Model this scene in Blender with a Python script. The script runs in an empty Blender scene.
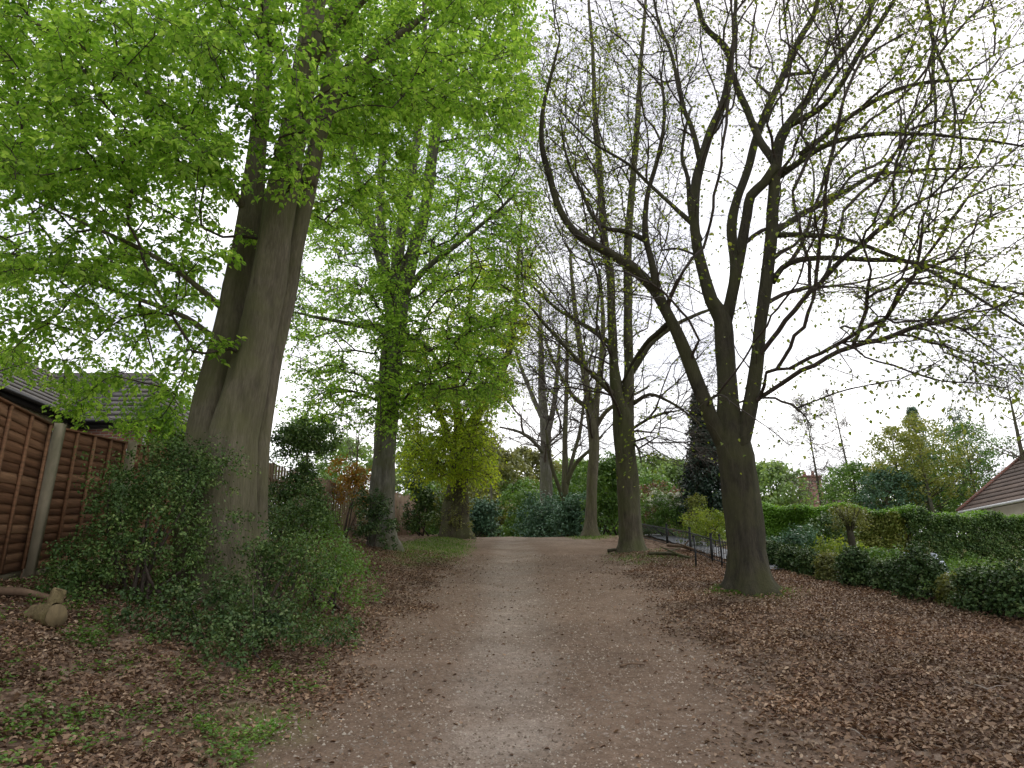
import bpy, math, random
import numpy as np
rng = np.random.default_rng(7)
random.seed(7)
SC = bpy.context.scene
COL = SC.collection
R = math.radians
# ------------------------------------------------------------------ camera
F = 710.0
PITCH = R(17.0)
CP, SP = math.cos(PITCH), math.sin(PITCH)
EYE = np.array([0.0, 0.0, 1.6])
cam = bpy.data.cameras.new("camera"); camo = bpy.data.objects.new("camera", cam); COL.objects.link(camo)
camo.location = EYE; camo.rotation_euler = (R(90) + PITCH, 0, 0)
cam.sensor_width = 36; cam.lens = 36 * F / 1024; cam.clip_end = 3000; cam.clip_start = .05
SC.camera = camo

def P(px, py, Y):
    r = (px - 512) / F; u = (384 - py) / F
    y = CP - u * SP; z = SP + u * CP
    return np.array([r / y * Y, Y, 1.6 + z / y * Y])
def PX(px, py, Y):                      # vectorised
    r = (px - 512) / F; u = (384 - py) / F
    y = CP - u * SP; z = SP + u * CP
    return np.stack([r / y * Y, Y, 1.6 + z / y * Y], 1)
def W(wpx, py, Y):                      # half width in metres of something wpx pixels wide
    u = (384 - py) / F
    return .87 * wpx * .5 / F * Y / (CP - u * SP)

# ------------------------------------------------------------------ noise + terrain
_nr = np.random.default_rng(3)
_dirs = _nr.uniform(0, 2 * np.pi, 40); _ph = _nr.uniform(0, 2 * np.pi, 40); _fm = _nr.uniform(.6, 1.6, 40)
def sn(x, y, f=1.0, k=0, n=7):
    """smooth noise about -1..1"""
    s = 0
    for i in range(k, k + n):
        a = _dirs[i % 40]; s = s + np.sin((x * np.cos(a) + y * np.sin(a)) * f * _fm[i % 40] * 2 + _ph[i % 40] + .8 * np.sin(x * f * .7 + i))
    return s / n * 1.6
def sst(a, b, x):
    t = np.clip((x - a) / (b - a), 0, 1); return t * t * (3 - 2 * t)
_gy = np.linspace(-60, 900, 9601)
_slope = np.interp(_gy, [-60, -8, 0, 23, 37, 45, 60, 900], [0, .05, .146, .146, 0.0, -.02, 0, 0])
_gz = np.concatenate([[0], np.cumsum((_slope[1:] + _slope[:-1]) / 2 * np.diff(_gy))])
_gz -= np.interp(0, _gy, _gz)
def base_z(x, y):
    z = np.interp(y, _gy, _gz)
    bank = sst(-1.8, -5.2, x) * .58 * sst(26, 14, y)
    rowx = 6.1 - (np.clip(y, 2, 16) - 9) * .13
    drop = -sst(rowx + .2, rowx + 1.5, x) * (.35 * sst(22, 14, y) + .15)
    crown = -.05 * np.exp(-(x / .5) ** 2) * sst(30, 20, y)
    return z + bank + drop + crown
def pathR(y): return np.interp(y, [0, 4.5, 9, 14, 20, 30], [1.2, 1.25, 1.45, 1.9, 2.5, 2.6])
def pathL(y): return np.interp(y, [0, 4.5, 9, 18, 30], [-.95, -.95, -1.0, -1.05, -1.2])
def litter(x, y):
    n = sn(x, y, 1.6, 0) * .35 + sn(x, y, 5, 9) * .15
    a = sst(-.1, 1.3, x - pathR(y) + n)
    b = sst(-.1, .9, pathL(y) - x + n * .8)
    bare = np.exp(-(((x + 1.35) / .5) ** 2 + ((y - 4.9) / 1.1) ** 2))
    m = np.maximum(a, b) * (1 - .85 * bare)
    return np.clip(m, 0, 1)
def grassm(x, y):
    n = sn(x, y, 2.2, 14) * .5 + sn(x, y, 6, 21) * .25
    a = np.exp(-(((x + 2.15) / 1.05) ** 2 + ((y - 20.5) / 5.5) ** 2) * 1.2) * 1.5
    b = np.exp(-(((x + 1.75) / .45) ** 2 + ((y - 5.0) / 1.0) ** 2)) * .85
    c = np.exp(-(((x - 3.3) / 1.2) ** 2 + ((y - 17.5) / 2.2) ** 2)) * .75
    d = np.exp(-(((x - 3.7) / .9) ** 2 + ((y - 11.2) / .7) ** 2)) * .8
    e = np.exp(-(((x - 2.9) / 1.0) ** 2 + ((y - 27.) / 2.5) ** 2)) * .9
    return np.clip((np.maximum.reduce([a, b, c, d, e]) + n * .35 - .3) * 1.6, 0, 1)
def ground_z(x, y):
    x = np.asarray(x, float); y = np.asarray(y, float)
    near = np.exp(-(np.maximum(np.abs(y - 12) - 25, 0) / 10) ** 2)
    L = litter(x, y)
    return base_z(x, y) + near * (sn(x, y, .9, 5) * .025 + sn(x, y, 4, 11) * .008 + L * (sn(x, y, 9, 2) * .012 + .015) + .05 * L * sst(.9, 3, np.abs(x)))
def gz(x, y): return float(ground_z(x, y))

# ------------------------------------------------------------------ mesh building
class Acc:
    def __init__(s): s.v = []; s.q = []; s.t = []; s.n = 0; s.a = []; s.ng = []
    def add(s, v, quads=None, tris=None, val=None):
        v = np.asarray(v, float).reshape(-1, 3); o = s.n
        s.v.append(v); s.n += len(v)
        s.a.append(np.full(len(v), rng.random()) if val is None else np.broadcast_to(val, (len(v),)))
        if quads is not None and len(quads): s.q.append(np.asarray(quads, np.int64) + o)
        if tris is not None and len(tris): s.t.append(np.asarray(tris, np.int64) + o)
    def box(s, c, d, rz=0, tilt=None, val=None):
        c = np.asarray(c, float); d = np.asarray(d, float) / 2
        v = np.array([[x, y, z] for z in (-1, 1) for y in (-1, 1) for x in (-1, 1)], float) * d
        if tilt is not None: v = v @ np.array(tilt).T
        cr, sr = math.cos(rz), math.sin(rz)
        v = v @ np.array([[cr, -sr, 0], [sr, cr, 0], [0, 0, 1]]).T + c
        s.add(v, [[0, 2, 3, 1], [4, 5, 7, 6], [0, 1, 5, 4], [2, 6, 7, 3], [0, 4, 6, 2], [1, 3, 7, 5]], val=val)
    def hexa(s, p, val=None):           # 8 points, lower 4 then upper 4, each loop
        s.add(p, [[0, 3, 2, 1], [4, 5, 6, 7], [0, 1, 5, 4], [1, 2, 6, 5], [2, 3, 7, 6], [3, 0, 4, 7]], val=val)
    def tube(s, pts, rad, k=6, flute=0, fk=5, cap=True, val=None, rough=0):
        pts = np.asarray(pts, float); n = len(pts); rad = np.broadcast_to(np.asarray(rad, float), (n,))
        t = np.gradient(pts, axis=0); t /= np.linalg.norm(t, axis=1)[:, None] + 1e-9
        m = np.abs(t.mean(0)); ref = np.eye(3)[int(np.argmin(m))]
        u = np.cross(t, ref); u /= np.linalg.norm(u, axis=1)[:, None] + 1e-9
        w = np.cross(t, u)
        th = np.arange(k) * 2 * np.pi / k
        rr = rad[:, None] * np.ones(k)[None]
        if flute is not 0:
            fl = np.broadcast_to(flute, (n,))[:, None]; ph = rng.uniform(0, 6.3, 3)
            rr = rr * (1 + fl * (np.cos(fk * th + ph[0])[None] * .6 + np.cos(3 * th + ph[1])[None] * .5 + np.cos((fk * 2 + 1) * th + ph[2])[None] * .15))
        if k >= 20:
            zz = pts[:, 2:3]; q0, q1, q2 = rng.uniform(0, 6.3, 3)
            rr = rr * (1 + .035 * np.sin(3 * th[None] + zz * 1.9 + q0) + .028 * np.sin(5 * th[None] - zz * 3.3 + q1) + .03 * np.sin(zz * 4.1 + 2 * th[None] + q2))
        if rough: rr = rr * (1 + rough * rng.standard_normal(rr.shape))
        v = pts[:, None] + rr[..., None] * (np.cos(th)[None, :, None] * u[:, None] + np.sin(th)[None, :, None] * w[:, None])
        i = np.arange(n - 1)[:, None] * k; j = np.arange(k)[None]; j2 = (j + 1) % k
        q = np.stack([i + j, i + j2, i + k + j2, i + k + j], -1).reshape(-1, 4)
        tr = None
        vv = v.reshape(-1, 3)
        if cap and k > 3:
            vv = np.concatenate([vv, pts[:1], pts[-1:]]); a = n * k; b = a + 1
            jj = np.arange(k); tr = np.concatenate([np.stack([np.full(k, a), (jj + 1) % k, jj], 1), np.stack([np.full(k, b), (n - 1) * k + jj, (n - 1) * k + (jj + 1) % k], 1)])
        s.add(vv, q, tr, val=val)
    def build(s, name, mat, parent=None, base=(0, 0, 0), smooth=False):
        if not s.n: return None
        v = np.concatenate(s.v) - np.asarray(base, float)
        q = np.concatenate(s.q) if s.q else np.zeros((0, 4), np.int64)
        t = np.concatenate(s.t) if s.t else np.zeros((0, 3), np.int64)
        me = bpy.data.meshes.new(name)
        me.vertices.add(len(v)); me.vertices.foreach_set("co", v.astype(np.float32).ravel())
        li = np.concatenate([q.ravel(), t.ravel()]).astype(np.int32)
        me.loops.add(len(li)); me.loops.foreach_set("vertex_index", li)
        ls = np.concatenate([np.arange(len(q)) * 4, len(q) * 4 + np.arange(len(t)) * 3]).astype(np.int32)
        me.polygons.add(len(ls)); me.polygons.foreach_set("loop_start", ls)
        at = me.attributes.new("v", 'FLOAT', 'POINT'); at.data.foreach_set("value", np.concatenate(s.a).astype(np.float32))
        me.update(calc_edges=True)
        if smooth: me.polygons.foreach_set("use_smooth", np.ones(len(ls), bool))
        me.materials.append(mat)
        o = bpy.data.objects.new(name, me); COL.objects.link(o)
        if parent is not None: o.parent = parent
        return o

def norm(a): return a / (np.linalg.norm(a, axis=-1, keepdims=True) + 1e-9)
def leaves(acc, pos, d, n, L, Wd, simple=False, val=None, fold=.18):
    m = len(pos)
    if not m: return
    d = norm(d); s = norm(np.cross(n, d)); n = np.cross(d, s)
    L = np.broadcast_to(L, (m,))[:, None]; Wd = np.broadcast_to(Wd, (m,))[:, None]
    val = rng.random(m) if val is None else val
    if simple:
        v = np.stack([pos, pos + d * L * .45 + s * Wd * .5, pos + d * L, pos + d * L * .45 - s * Wd * .5], 1)
        acc.add(v, np.arange(m * 4).reshape(m, 4), val=np.repeat(val, 4)); return
    f = n * Wd * fold
    v = np.stack([pos, pos + d * L * .3 + s * Wd * .5 + f, pos + d * L * .68 + s * Wd * .38 + f, pos + d * L - n * L * .12,
                  pos + d * L * .68 - s * Wd * .38 + f, pos + d * L * .3 - s * Wd * .5 + f], 1)
    b = (np.arange(m) * 6)[:, None]
    q = np.concatenate([b + [0, 1, 2, 3], b + [0, 3, 4, 5]])
    acc.add(v, q, val=np.repeat(val, 6))

def tag(o, label=None, cat=None, group=None, kind=None):
    if label: o["label"] = label
    if cat: o["category"] = cat
    if group: o["group"] = group
    if kind: o["kind"] = kind
    return o
def thing(name, loc, label, cat, group=None):
    o = bpy.data.objects.new(name, None); COL.objects.link(o); o.location = tuple(float(c) for c in loc)
    o.empty_display_size = .2
    return tag(o, label, cat, group)

# ------------------------------------------------------------------ materials
def mat(name):
    m = bpy.data.materials.new(name); m.use_nodes = True
    nt = m.node_tree; nt.nodes.clear()
    out = nt.nodes.new("ShaderNodeOutputMaterial")
    return m, nt, out
def nd(nt, t, ins=None, **kw):
    n = nt.nodes.new(t)
    for k, v in kw.items(): setattr(n, k, v)
    for k, v in (ins or {}).items():
        if isinstance(v, bpy.types.NodeSocket): nt.links.new(v, n.inputs[k])
        else: n.inputs[k].default_value = v
    return n
def ramp(nt, fac, stops, interp='LINEAR'):
    n = nt.nodes.new("ShaderNodeValToRGB"); n.color_ramp.interpolation = interp
    el = n.color_ramp.elements
    while len(el) < len(stops): el.new(.5)
    for e, (p, c) in zip(el, stops): e.position = p; e.color = (*c, 1)
    nt.links.new(fac, n.inputs[0]); return n.outputs[0]
def coord(nt, scale=(1, 1, 1)):
    tc = nd(nt, "ShaderNodeTexCoord"); mp = nd(nt, "ShaderNodeMapping", {"Vector": tc.outputs["Object"], "Scale": scale}); return mp.outputs[0]
def noise(nt, vec, scale, detail=4, rough=.55):
    return nd(nt, "ShaderNodeTexNoise", {"Vector": vec, "Scale": scale, "Detail": detail, "Roughness": rough}).outputs[0]
def mixc(nt, f, a, b, mode='MIX'):
    n = nt.nodes.new("ShaderNodeMix"); n.data_type = 'RGBA'; n.blend_type = mode
    for idx, v in ((0, f), (6, a), (7, b)):
        if isinstance(v, bpy.types.NodeSocket): nt.links.new(v, n.inputs[idx])
        else: n.inputs[idx].default_value = v if idx == 0 else (*v, 1) if len(v) == 3 else v
    return n.outputs[2]
def bump(nt, h, s=.4, d=.02):
    return nd(nt, "ShaderNodeBump", {"Height": h, "Strength": s, "Distance": d}).outputs[0]
def prin(nt, out, col, rough=.8, nrm=None, spec=.3, **kw):
    b = nd(nt, "ShaderNodeBsdfPrincipled", {"Roughness": rough, "Specular IOR Level": spec})
    if isinstance(col, bpy.types.NodeSocket): nt.links.new(col, b.inputs["Base Color"])
    else: b.inputs["Base Color"].default_value = (*col, 1)
    if nrm is not None: nt.links.new(nrm, b.inputs["Normal"])
    nt.links.new(b.outputs[0], out.inputs[0]); return b
def leafmat(name, cols, trans=.4, rough=.45, spec=.35, tint=(1.25, 1.2, .55)):
    m, nt, out = mat(name)
    at = nd(nt, "ShaderNodeAttribute", attribute_name="v")
    stops = [(i / max(1, len(cols) - 1), c) for i, c in enumerate(cols)]
    c = ramp(nt, at.outputs["Fac"], stops)
    nz = noise(nt, coord(nt), 1.1, 2)
    c = mixc(nt, 1.0, c, ramp(nt, nz, [(.3, (.72, .75, .72)), (.7, (1.25, 1.2, 1.1))]), 'MULTIPLY')
    b = prin(nt, out, c, rough, None, spec)
    if trans:
        tr = nd(nt, "ShaderNodeBsdfTranslucent", {"Color": mixc(nt, 1.0, c, tint, 'MULTIPLY')})
        mx = nd(nt, "ShaderNodeMixShader", {0: trans, 1: b.outputs[0], 2: tr.outputs[0]})
        nt.links.new(mx.outputs[0], out.inputs[0])
    return m
def barkmat(name, a, b, moss, mossamt=.4, vs=.25, scale=9, bs=.6):
    m, nt, out = mat(name)
    v = coord(nt, (1, 1, vs)); v1 = coord(nt)
    n1 = noise(nt, v, scale, 6, .65); n2 = noise(nt, v1, 1.6, 4, .6); n3 = noise(nt, v, scale * 5, 4, .6)
    c = ramp(nt, n1, [(.3, a), (.68, b)])
    c = mixc(nt, 1.0, c, ramp(nt, n3, [(.3, (.7, .7, .7)), (.7, (1.2, 1.2, 1.2))]), 'MULTIPLY')
    f = ramp(nt, n2, [(.5 - mossamt * .3, (0, 0, 0)), (.62, (mossamt * 1.6,) * 3)])
    c = mixc(nt, f, c, moss)
    prin(nt, out, c, .88, bump(nt, mixc(nt, .4, n1, n3), bs, .03), .2)
    return m
def plain(name, a, b=None, scale=6, rough=.7, stretch=(1, 1, 1), bs=.2, spec=.3, metal=0):
    m, nt, out = mat(name); v = coord(nt, stretch); n1 = noise(nt, v, scale, 6, .6)
    b = b or tuple(c * .7 for c in a)
    p = prin(nt, out, ramp(nt, n1, [(.3, b), (.7, a)]), rough, bump(nt, n1, bs, .01), spec)
    p.inputs["Metallic"].default_value = metal
    return m

M = {}
M['bark_beech'] = barkmat('bark_beech', (.068, .058, .038), (.19, .163, .112), (.11, .11, .045), .4, .16, 9, .9)
M['bark_grey'] = barkmat('bark_grey', (.065, .055, .042), (.24, .225, .19), (.10, .105, .045), .4, .16, 10, .9)
M['bark_dark'] = barkmat('bark_dark', (.022, .020, .014), (.072, .062, .042), (.07, .07, .028), .4, .2, 11, 1.0)
M['bark_mid'] = barkmat('bark_mid', (.042, .036, .024), (.14, .12, .08), (.09, .10, .035), .4, .18, 10, .9)
M['twig'] = plain('twig', (.075, .055, .04), (.035, .027, .02), 20)
M['twig_pale'] = plain('twig_pale', (.14, .11, .08), (.07, .055, .04), 20)
M['leaf_fresh'] = leafmat('leaf_fresh', [(.125, .25, .033), (.20, .37, .048), (.29, .48, .075), (.43, .60, .13)], .64, tint=(1.5, 1.45, 1.0))
M['leaf_lime'] = leafmat('leaf_lime', [(.26, .40, .035), (.37, .50, .055), (.48, .57, .09)], .6, tint=(1.4, 1.3, .6))
M['leaf_bud'] = leafmat('leaf_bud', [(.13, .20, .028), (.22, .30, .045), (.32, .37, .08)], .5)
M['leaf_holly'] = leafmat('leaf_holly', [(.03, .065, .016), (.055, .11, .026), (.095, .165, .038), (.22, .28, .09)], .12, .5, .28)
M['leaf_ivy'] = leafmat('leaf_ivy', [(.025, .055, .018), (.045, .09, .027), (.08, .135, .038), (.17, .21, .09)], .12, .5, .28)
M['leaf_grn'] = leafmat('leaf_grn', [(.07, .15, .03), (.115, .22, .045), (.19, .32, .07)], .35)
M['leaf_bright'] = leafmat('leaf_bright', [(.10, .22, .025), (.17, .34, .04), (.24, .42, .06)], .4)
M['leaf_teal'] = leafmat('leaf_teal', [(.045, .105, .06), (.08, .165, .09), (.13, .23, .14)], .15)
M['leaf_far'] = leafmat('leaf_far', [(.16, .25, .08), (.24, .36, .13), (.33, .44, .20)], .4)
M['leaf_olive'] = leafmat('leaf_olive', [(.12, .14, .045), (.19, .21, .07), (.27, .27, .11)], .4)
M['leaf_brown'] = leafmat('leaf_brown', [(.09, .065, .04), (.15, .12, .06), (.16, .16, .06)], .3)
M['leaf_gold'] = leafmat('leaf_gold', [(.15, .21, .045), (.26, .30, .07), (.38, .36, .11)], .35)
M['leaf_conif'] = leafmat('leaf_conif', [(.009, .022, .010), (.016, .04, .022), (.03, .065, .035)], 0)
M['leaf_red'] = leafmat('leaf_red', [(.10, .045, .035), (.18, .08, .06), (.15, .12, .06)], .3)
M['leaf_orange'] = leafmat('leaf_orange', [(.30, .12, .02), (.38, .20, .03), (.20, .22, .04)], .3)
M['blossom'] = leafmat('blossom', [(.75, .75, .62), (.85, .85, .78)], .2, .6, .2, (1, 1, 1))
M['leaf_dead'] = leafmat('leaf_dead', [(.10, .05, .03), (.165, .098, .06), (.235, .152, .096), (.32, .215, .14), (.46, .35, .25)], .1, .55, .3, (1, .8, .6))
M['grit'] = leafmat('grit', [(.10, .07, .05), (.19, .145, .115), (.28, .23, .19), (.40, .35, .30)], 0, .8, .2)
M['grass'] = leafmat('grass', [(.06, .13, .015), (.10, .19, .025), (.16, .24, .04)], .3)
M['tarmac'] = plain('tarmac', (.22, .23, .24), (.15, .155, .165), 30, .9)
M['iron'] = plain('iron', (.03, .032, .032), (.018, .018, .018), 20, .55)
M['concrete'] = plain('concrete', (.33, .28, .19), (.17, .155, .095), 6, .9, (1, 1, .5), .4)
M['pale_wood'] = plain('pale_wood', (.30, .21, .14), (.13, .085, .055), 6, .85, (1, 1, .15), .4)
M['cut_wood'] = plain('cut_wood', (.20, .15, .075), (.08, .06, .032), 14, .9, (1, 1, .5), 1.0)
M['log_bark'] = barkmat('log_bark', (.10, .075, .04), (.27, .205, .11), (.16, .14, .05), .4, .6, 14, .9)
M['dead_wood'] = plain('dead_wood', (.20, .13, .08), (.08, .05, .03), 9, .85, (1, 1, .4), .5)
M['pale_stick'] = plain('pale_stick', (.42, .36, .30), (.22, .18, .14), 14, .85)
M['upvc'] = plain('upvc', (.8, .8, .8), (.7, .7, .7), 3, .35)
M['dark_trim'] = plain('dark_trim', (.025, .022, .02), (.015, .015, .015), 5, .5)
M['cream'] = plain('cream', (.62, .58, .48), (.5, .47, .39), 3, .8)
M['plastic'] = plain('plastic', (.75, .79, .88), (.6, .65, .76), 4, .3, bs=.3)

def roofmat(name, a, b):
    m, nt, out = mat(name); at = nd(nt, "ShaderNodeAttribute", attribute_name="v")
    c = ramp(nt, at.outputs["Fac"], [(0, b), (1, a)])
    n = noise(nt, coord(nt), 3, 6, .7)
    c = mixc(nt, 1.0, c, ramp(nt, n, [(.3, (.65, .65, .62)), (.7, (1.3, 1.3, 1.25))]), 'MULTIPLY')
    prin(nt, out, c, .85, bump(nt, n, .3, .01)); return m
M['roof_grey'] = roofmat('roof_grey', (.14, .125, .12), (.10, .09, .088))
M['roof_brown'] = roofmat('roof_brown', (.15, .105, .085), (.10, .07, .058))
def brickmat():
    m, nt, out = mat('brick'); tc = nd(nt, "ShaderNodeTexCoord")
    mp = nd(nt, "ShaderNodeMapping", {"Vector": tc.outputs["Object"], "Rotation": (R(90), 0, 0)})
    b = nd(nt, "ShaderNodeTexBrick", {"Vector": mp.outputs[0], "Scale": 1.0, "Color1": (.28, .11, .07, 1), "Color2": (.20, .085, .06, 1), "Mortar": (.3, .27, .24, 1),
           "Mortar Size": .008, "Brick Width": .225, "Row Height": .075})
    n = noise(nt, mp.outputs[0], 3, 4)
    c = mixc(nt, 1.0, b.outputs[0], ramp(nt, n, [(.3, (.75, .75, .75)), (.7, (1.2, 1.2, 1.2))]), 'MULTIPLY')
    prin(nt, out, c, .9, bump(nt, b.outputs[1], .3, -.01)); return m
M['brick'] = brickmat()
def glassmat():
    m, nt, out = mat('window_glass'); prin(nt, out, (.03, .04, .045), .08, None, .6); return m
M['glass'] = glassmat()
def fencemat():
    m, nt, out = mat('fence_wood'); at = nd(nt, "ShaderNodeAttribute", attribute_name="v")
    v = coord(nt, (.6, .6, 9)); n = noise(nt, v, 3.5, 6, .7); n2 = noise(nt, coord(nt), 1.4, 3)
    c = ramp(nt, at.outputs["Fac"], [(0, (.15, .075, .038)), (.5, (.23, .12, .062)), (1, (.34, .20, .11))])
    c = mixc(nt, 1.0, c, ramp(nt, n, [(.3, (.55, .52, .5)), (.7, (1.35, 1.3, 1.25))]), 'MULTIPLY')
    c = mixc(nt, ramp(nt, n2, [(.5, (0, 0, 0)), (.75, (.5, .5, .5))]), c, (.09, .06, .035))
    prin(nt, out, c, .85, bump(nt, n, .5, .01)); return m
M['fence_wood'] = fencemat()
def groundmat():
    m, nt, out = mat('ground')
    v = coord(nt)
    at = {k: nd(nt, "ShaderNodeAttribute", attribute_name=k).outputs["Fac"] for k in ("litter", "grassy", "track")}
    nf = noise(nt, v, 60, 5, .75); nm = noise(nt, v, 11, 5, .7); nl = noise(nt, v, .9, 4, .6)
    vo = nd(nt, "ShaderNodeTexVoronoi", {"Vector": v, "Scale": 38.0, "Randomness": 1.0})
    dirt = ramp(nt, nm, [(.3, (.128, .09, .064)), (.7, (.21, .155, .115))])
    trk = ramp(nt, nm, [(.3, (.19, .155, .125)), (.7, (.31, .26, .215))])
    c = mixc(nt, at["track"], dirt, trk)
    c = mixc(nt, 1.0, c, ramp(nt, nl, [(.3, (.8, .78, .76)), (.7, (1.2, 1.18, 1.16))]), 'MULTIPLY')
    c = mixc(nt, 1.0, c, ramp(nt, nf, [(.3, (.6, .58, .56)), (.72, (1.4, 1.4, 1.4))]), 'MULTIPLY')
    c = mixc(nt, ramp(nt, vo.outputs["Color"], [(.86, (0, 0, 0)), (.93, (.55, .55, .55))]), c, (.34, .29, .25))
    vl = nd(nt, "ShaderNodeTexVoronoi", {"Vector": nd(nt, "ShaderNodeMixRGB", {0: .04, 1: v, 2: nf}).outputs[0], "Scale": 15.0})
    sep = nd(nt, "ShaderNodeSeparateColor", {0: vl.outputs["Color"]})
    lit = ramp(nt, sep.outputs[0], [(0, (.06, .038, .026)), (.35, (.12, .078, .053)), (.7, (.19, .13, .092)), (1, (.28, .21, .155))])
    lit = mixc(nt, 1.0, lit, ramp(nt, nf, [(.3, (.65, .65, .65)), (.7, (1.3, 1.3, 1.3))]), 'MULTIPLY')
    c = mixc(nt, at["litter"], c, lit)
    gr = ramp(nt, nf, [(.3, (.06, .085, .02)), (.7, (.15, .18, .045))])
    g2 = nd(nt, "ShaderNodeMath", {0: at["grassy"], 1: nd(nt, "ShaderNodeMapRange", {0: nm, 1: .3, 2: .6}).outputs[0]}, operation='MULTIPLY')
    c = mixc(nt, g2.outputs[0], c, gr)
    h = mixc(nt, .5, nf, nd(nt, "ShaderNodeMath", {0: vl.outputs["Distance"], 1: -1.5}, operation='MULTIPLY').outputs[0])
    prin(nt, out, c, .95, bump(nt, h, .55, .02), .04)
    return m
M['ground'] = groundmat()

# ------------------------------------------------------------------ world + sun
wd = bpy.data.worlds.new("World"); SC.world = wd; wd.use_nodes = True
nt = wd.node_tree; nt.nodes.clear()
out = nd(nt, "ShaderNodeOutputWorld")
SUN_EL, SUN_ROT = R(52), R(35)
sky = nd(nt, "ShaderNodeTexSky"); sky.sky_type = 'NISHITA'; sky.sun_disc = False
sky.sun_elevation = SUN_EL; sky.sun_rotation = SUN_ROT; sky.air_density = 1.2; sky.dust_density = 4
tc = nd(nt, "ShaderNodeTexCoord")
mp = nd(nt, "ShaderNodeMapping", {"Vector": tc.outputs["Generated"], "Scale": (1, 1, 2.4)})
cn = noise(nt, mp.outputs[0], 1.7, 6, .55)
cl = ramp(nt, cn, [(.35, (.60, .63, .74)), (.5, (.84, .85, .93)), (.66, (1.5, 1.48, 1.47))])
clb = nd(nt, "ShaderNodeVectorMath", {0: cl, "Scale": 8.2}, operation='SCALE')
mx = mixc(nt, .86, sky.outputs[0], clb.outputs[0])
bg = nd(nt, "ShaderNodeBackground", {"Color": mx, "Strength": .12})
nt.links.new(bg.outputs[0], out.inputs[0])
sl = bpy.data.lights.new("sun", 'SUN'); sl.energy = .9; sl.angle = R(25); sl.color = (1, .96, .9)
so = bpy.data.objects.new("sun", sl); COL.objects.link(so)
sd = np.array([math.sin(SUN_ROT) * math.cos(SUN_EL), math.cos(SUN_ROT) * math.cos(SUN_EL), math.sin(SUN_EL)])
from mathutils import Vector
so.rotation_euler = Vector(tuple(-sd)).to_track_quat('-Z', 'Y').to_euler()

SC.view_settings.view_transform = 'Standard'; SC.view_settings.look = 'None'
SC.view_settings.exposure = .6; SC.view_settings.gamma = 1; SC.view_settings.use_curve_mapping = False
cy = SC.cycles
cy.max_bounces = 6; cy.diffuse_bounces = 4; cy.transmission_bounces = 4; cy.glossy_bounces = 2; cy.transparent_max_bounces = 4
cy.use_denoising = True; cy.sample_clamp_indirect = 6
cy.caustics_reflective = False; cy.caustics_refractive = False

# ------------------------------------------------------------------ ground sheet
def spaced(fine_a, fine_b, step, far_a, far_b):
    a = list(np.arange(fine_a, fine_b + 1e-6, step)); s = step
    while a[-1] < far_b: s *= 1.25; a.append(a[-1] + s)
    s = step; b = []
    x = fine_a
    while x > far_a: s *= 1.25; x -= s; b.append(x)
    return np.array(b[::-1] + a)
xs = spaced(-6.5, 7.5, .06, -900, 900); ys = spaced(2.5, 26, .075, -60, 1500)
X, Y = np.meshgrid(xs, ys)
Z = ground_z(X, Y)
nx, ny = len(xs), len(ys)
a = Acc(); i = np.arange(ny - 1)[:, None] * nx; j = np.arange(nx - 1)[None]
a.add(np.stack([X, Y, Z], -1).reshape(-1, 3), np.stack([i + j, i + j + 1, i + nx + j + 1, i + nx + j], -1).reshape(-1, 4))
g = a.build('ground', M['ground'], smooth=True); tag(g, kind='structure')
me = g.data
Lm = litter(X, Y); Gm = grassm(X, Y)
far = sst(34, 40, Y) + sst(9, 11, np.abs(X)) + sst(6.6, 7.6, X)
Gm = np.clip(Gm + far, 0, 1); 
wob = .12 * sn(X * 0, Y, .35, 3)
Tm = np.exp(-((X + .02 - wob) / (.38 + .012 * Y)) ** 4) * (.55 + .45 * sst(-.6, .5, sn(X, Y, 2.5, 17)))
Tm = np.maximum(Tm, .45 * np.clip(1 - Lm * 2, 0, 1) * sst(18, 26, Y)) * (1 - .5 * Lm)
for nm_, arr in (("litter", Lm), ("grassy", Gm), ("track", Tm)):
    at = me.attributes.new(nm_, 'FLOAT', 'POINT'); at.data.foreach_set("value", arr.astype(np.float32).ravel())

# fallen leaves
def scatter(n, ymin, ymax, xmin, xmax, dens, power=1.6):
    y = ymin + (ymax - ymin) * rng.random(n) ** power; x = rng.uniform(xmin, xmax, n)
    k = rng.random(n) < dens(x, y); return x[k], y[k]
def view_ok(x, y): return (np.abs(x) < .80 * y + 1.2)
a = Acc()
x, y = scatter(430000, 3.2, 19, -6, 6.9, lambda x, y: view_ok(x, y) * np.clip(litter(x, y) * (.62 + .45 * sn(x, y, 3.2, 8)) + .012 + .05 * litter(x, y), 0, 1) * (1 - .55 * grassm(x, y)) * .85, 1.45)
n = len(x); z = ground_z(x, y) + rng.uniform(.002, .03, n) * (.3 + litter(x, y))
yaw = rng.uniform(0, 2 * np.pi, n); tl = rng.normal(0, .35, n)
d = np.stack([np.cos(yaw), np.sin(yaw), tl + .146 * np.sin(yaw)], 1)
nn = norm(np.stack([rng.normal(0, .38, n), rng.normal(-.146, .38, n), np.ones(n)], 1))
L = rng.uniform(.02, .054, n) * np.where(x < 0, .95, 1.0)
leaves(a, np.stack([x, y, z], 1), d, nn, L, L * rng.uniform(.45, .7, n), fold=.3, val=np.clip(rng.beta(1.6, 2.2, n) + .12 * sn(x, y, 2, 30), 0, 1))
o = a.build('fallen_leaves', M['leaf_dead']); tag(o, 'brown fallen leaves littering both sides of the path', 'fallen leaves', kind='stuff')
print('litter', n)
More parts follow.
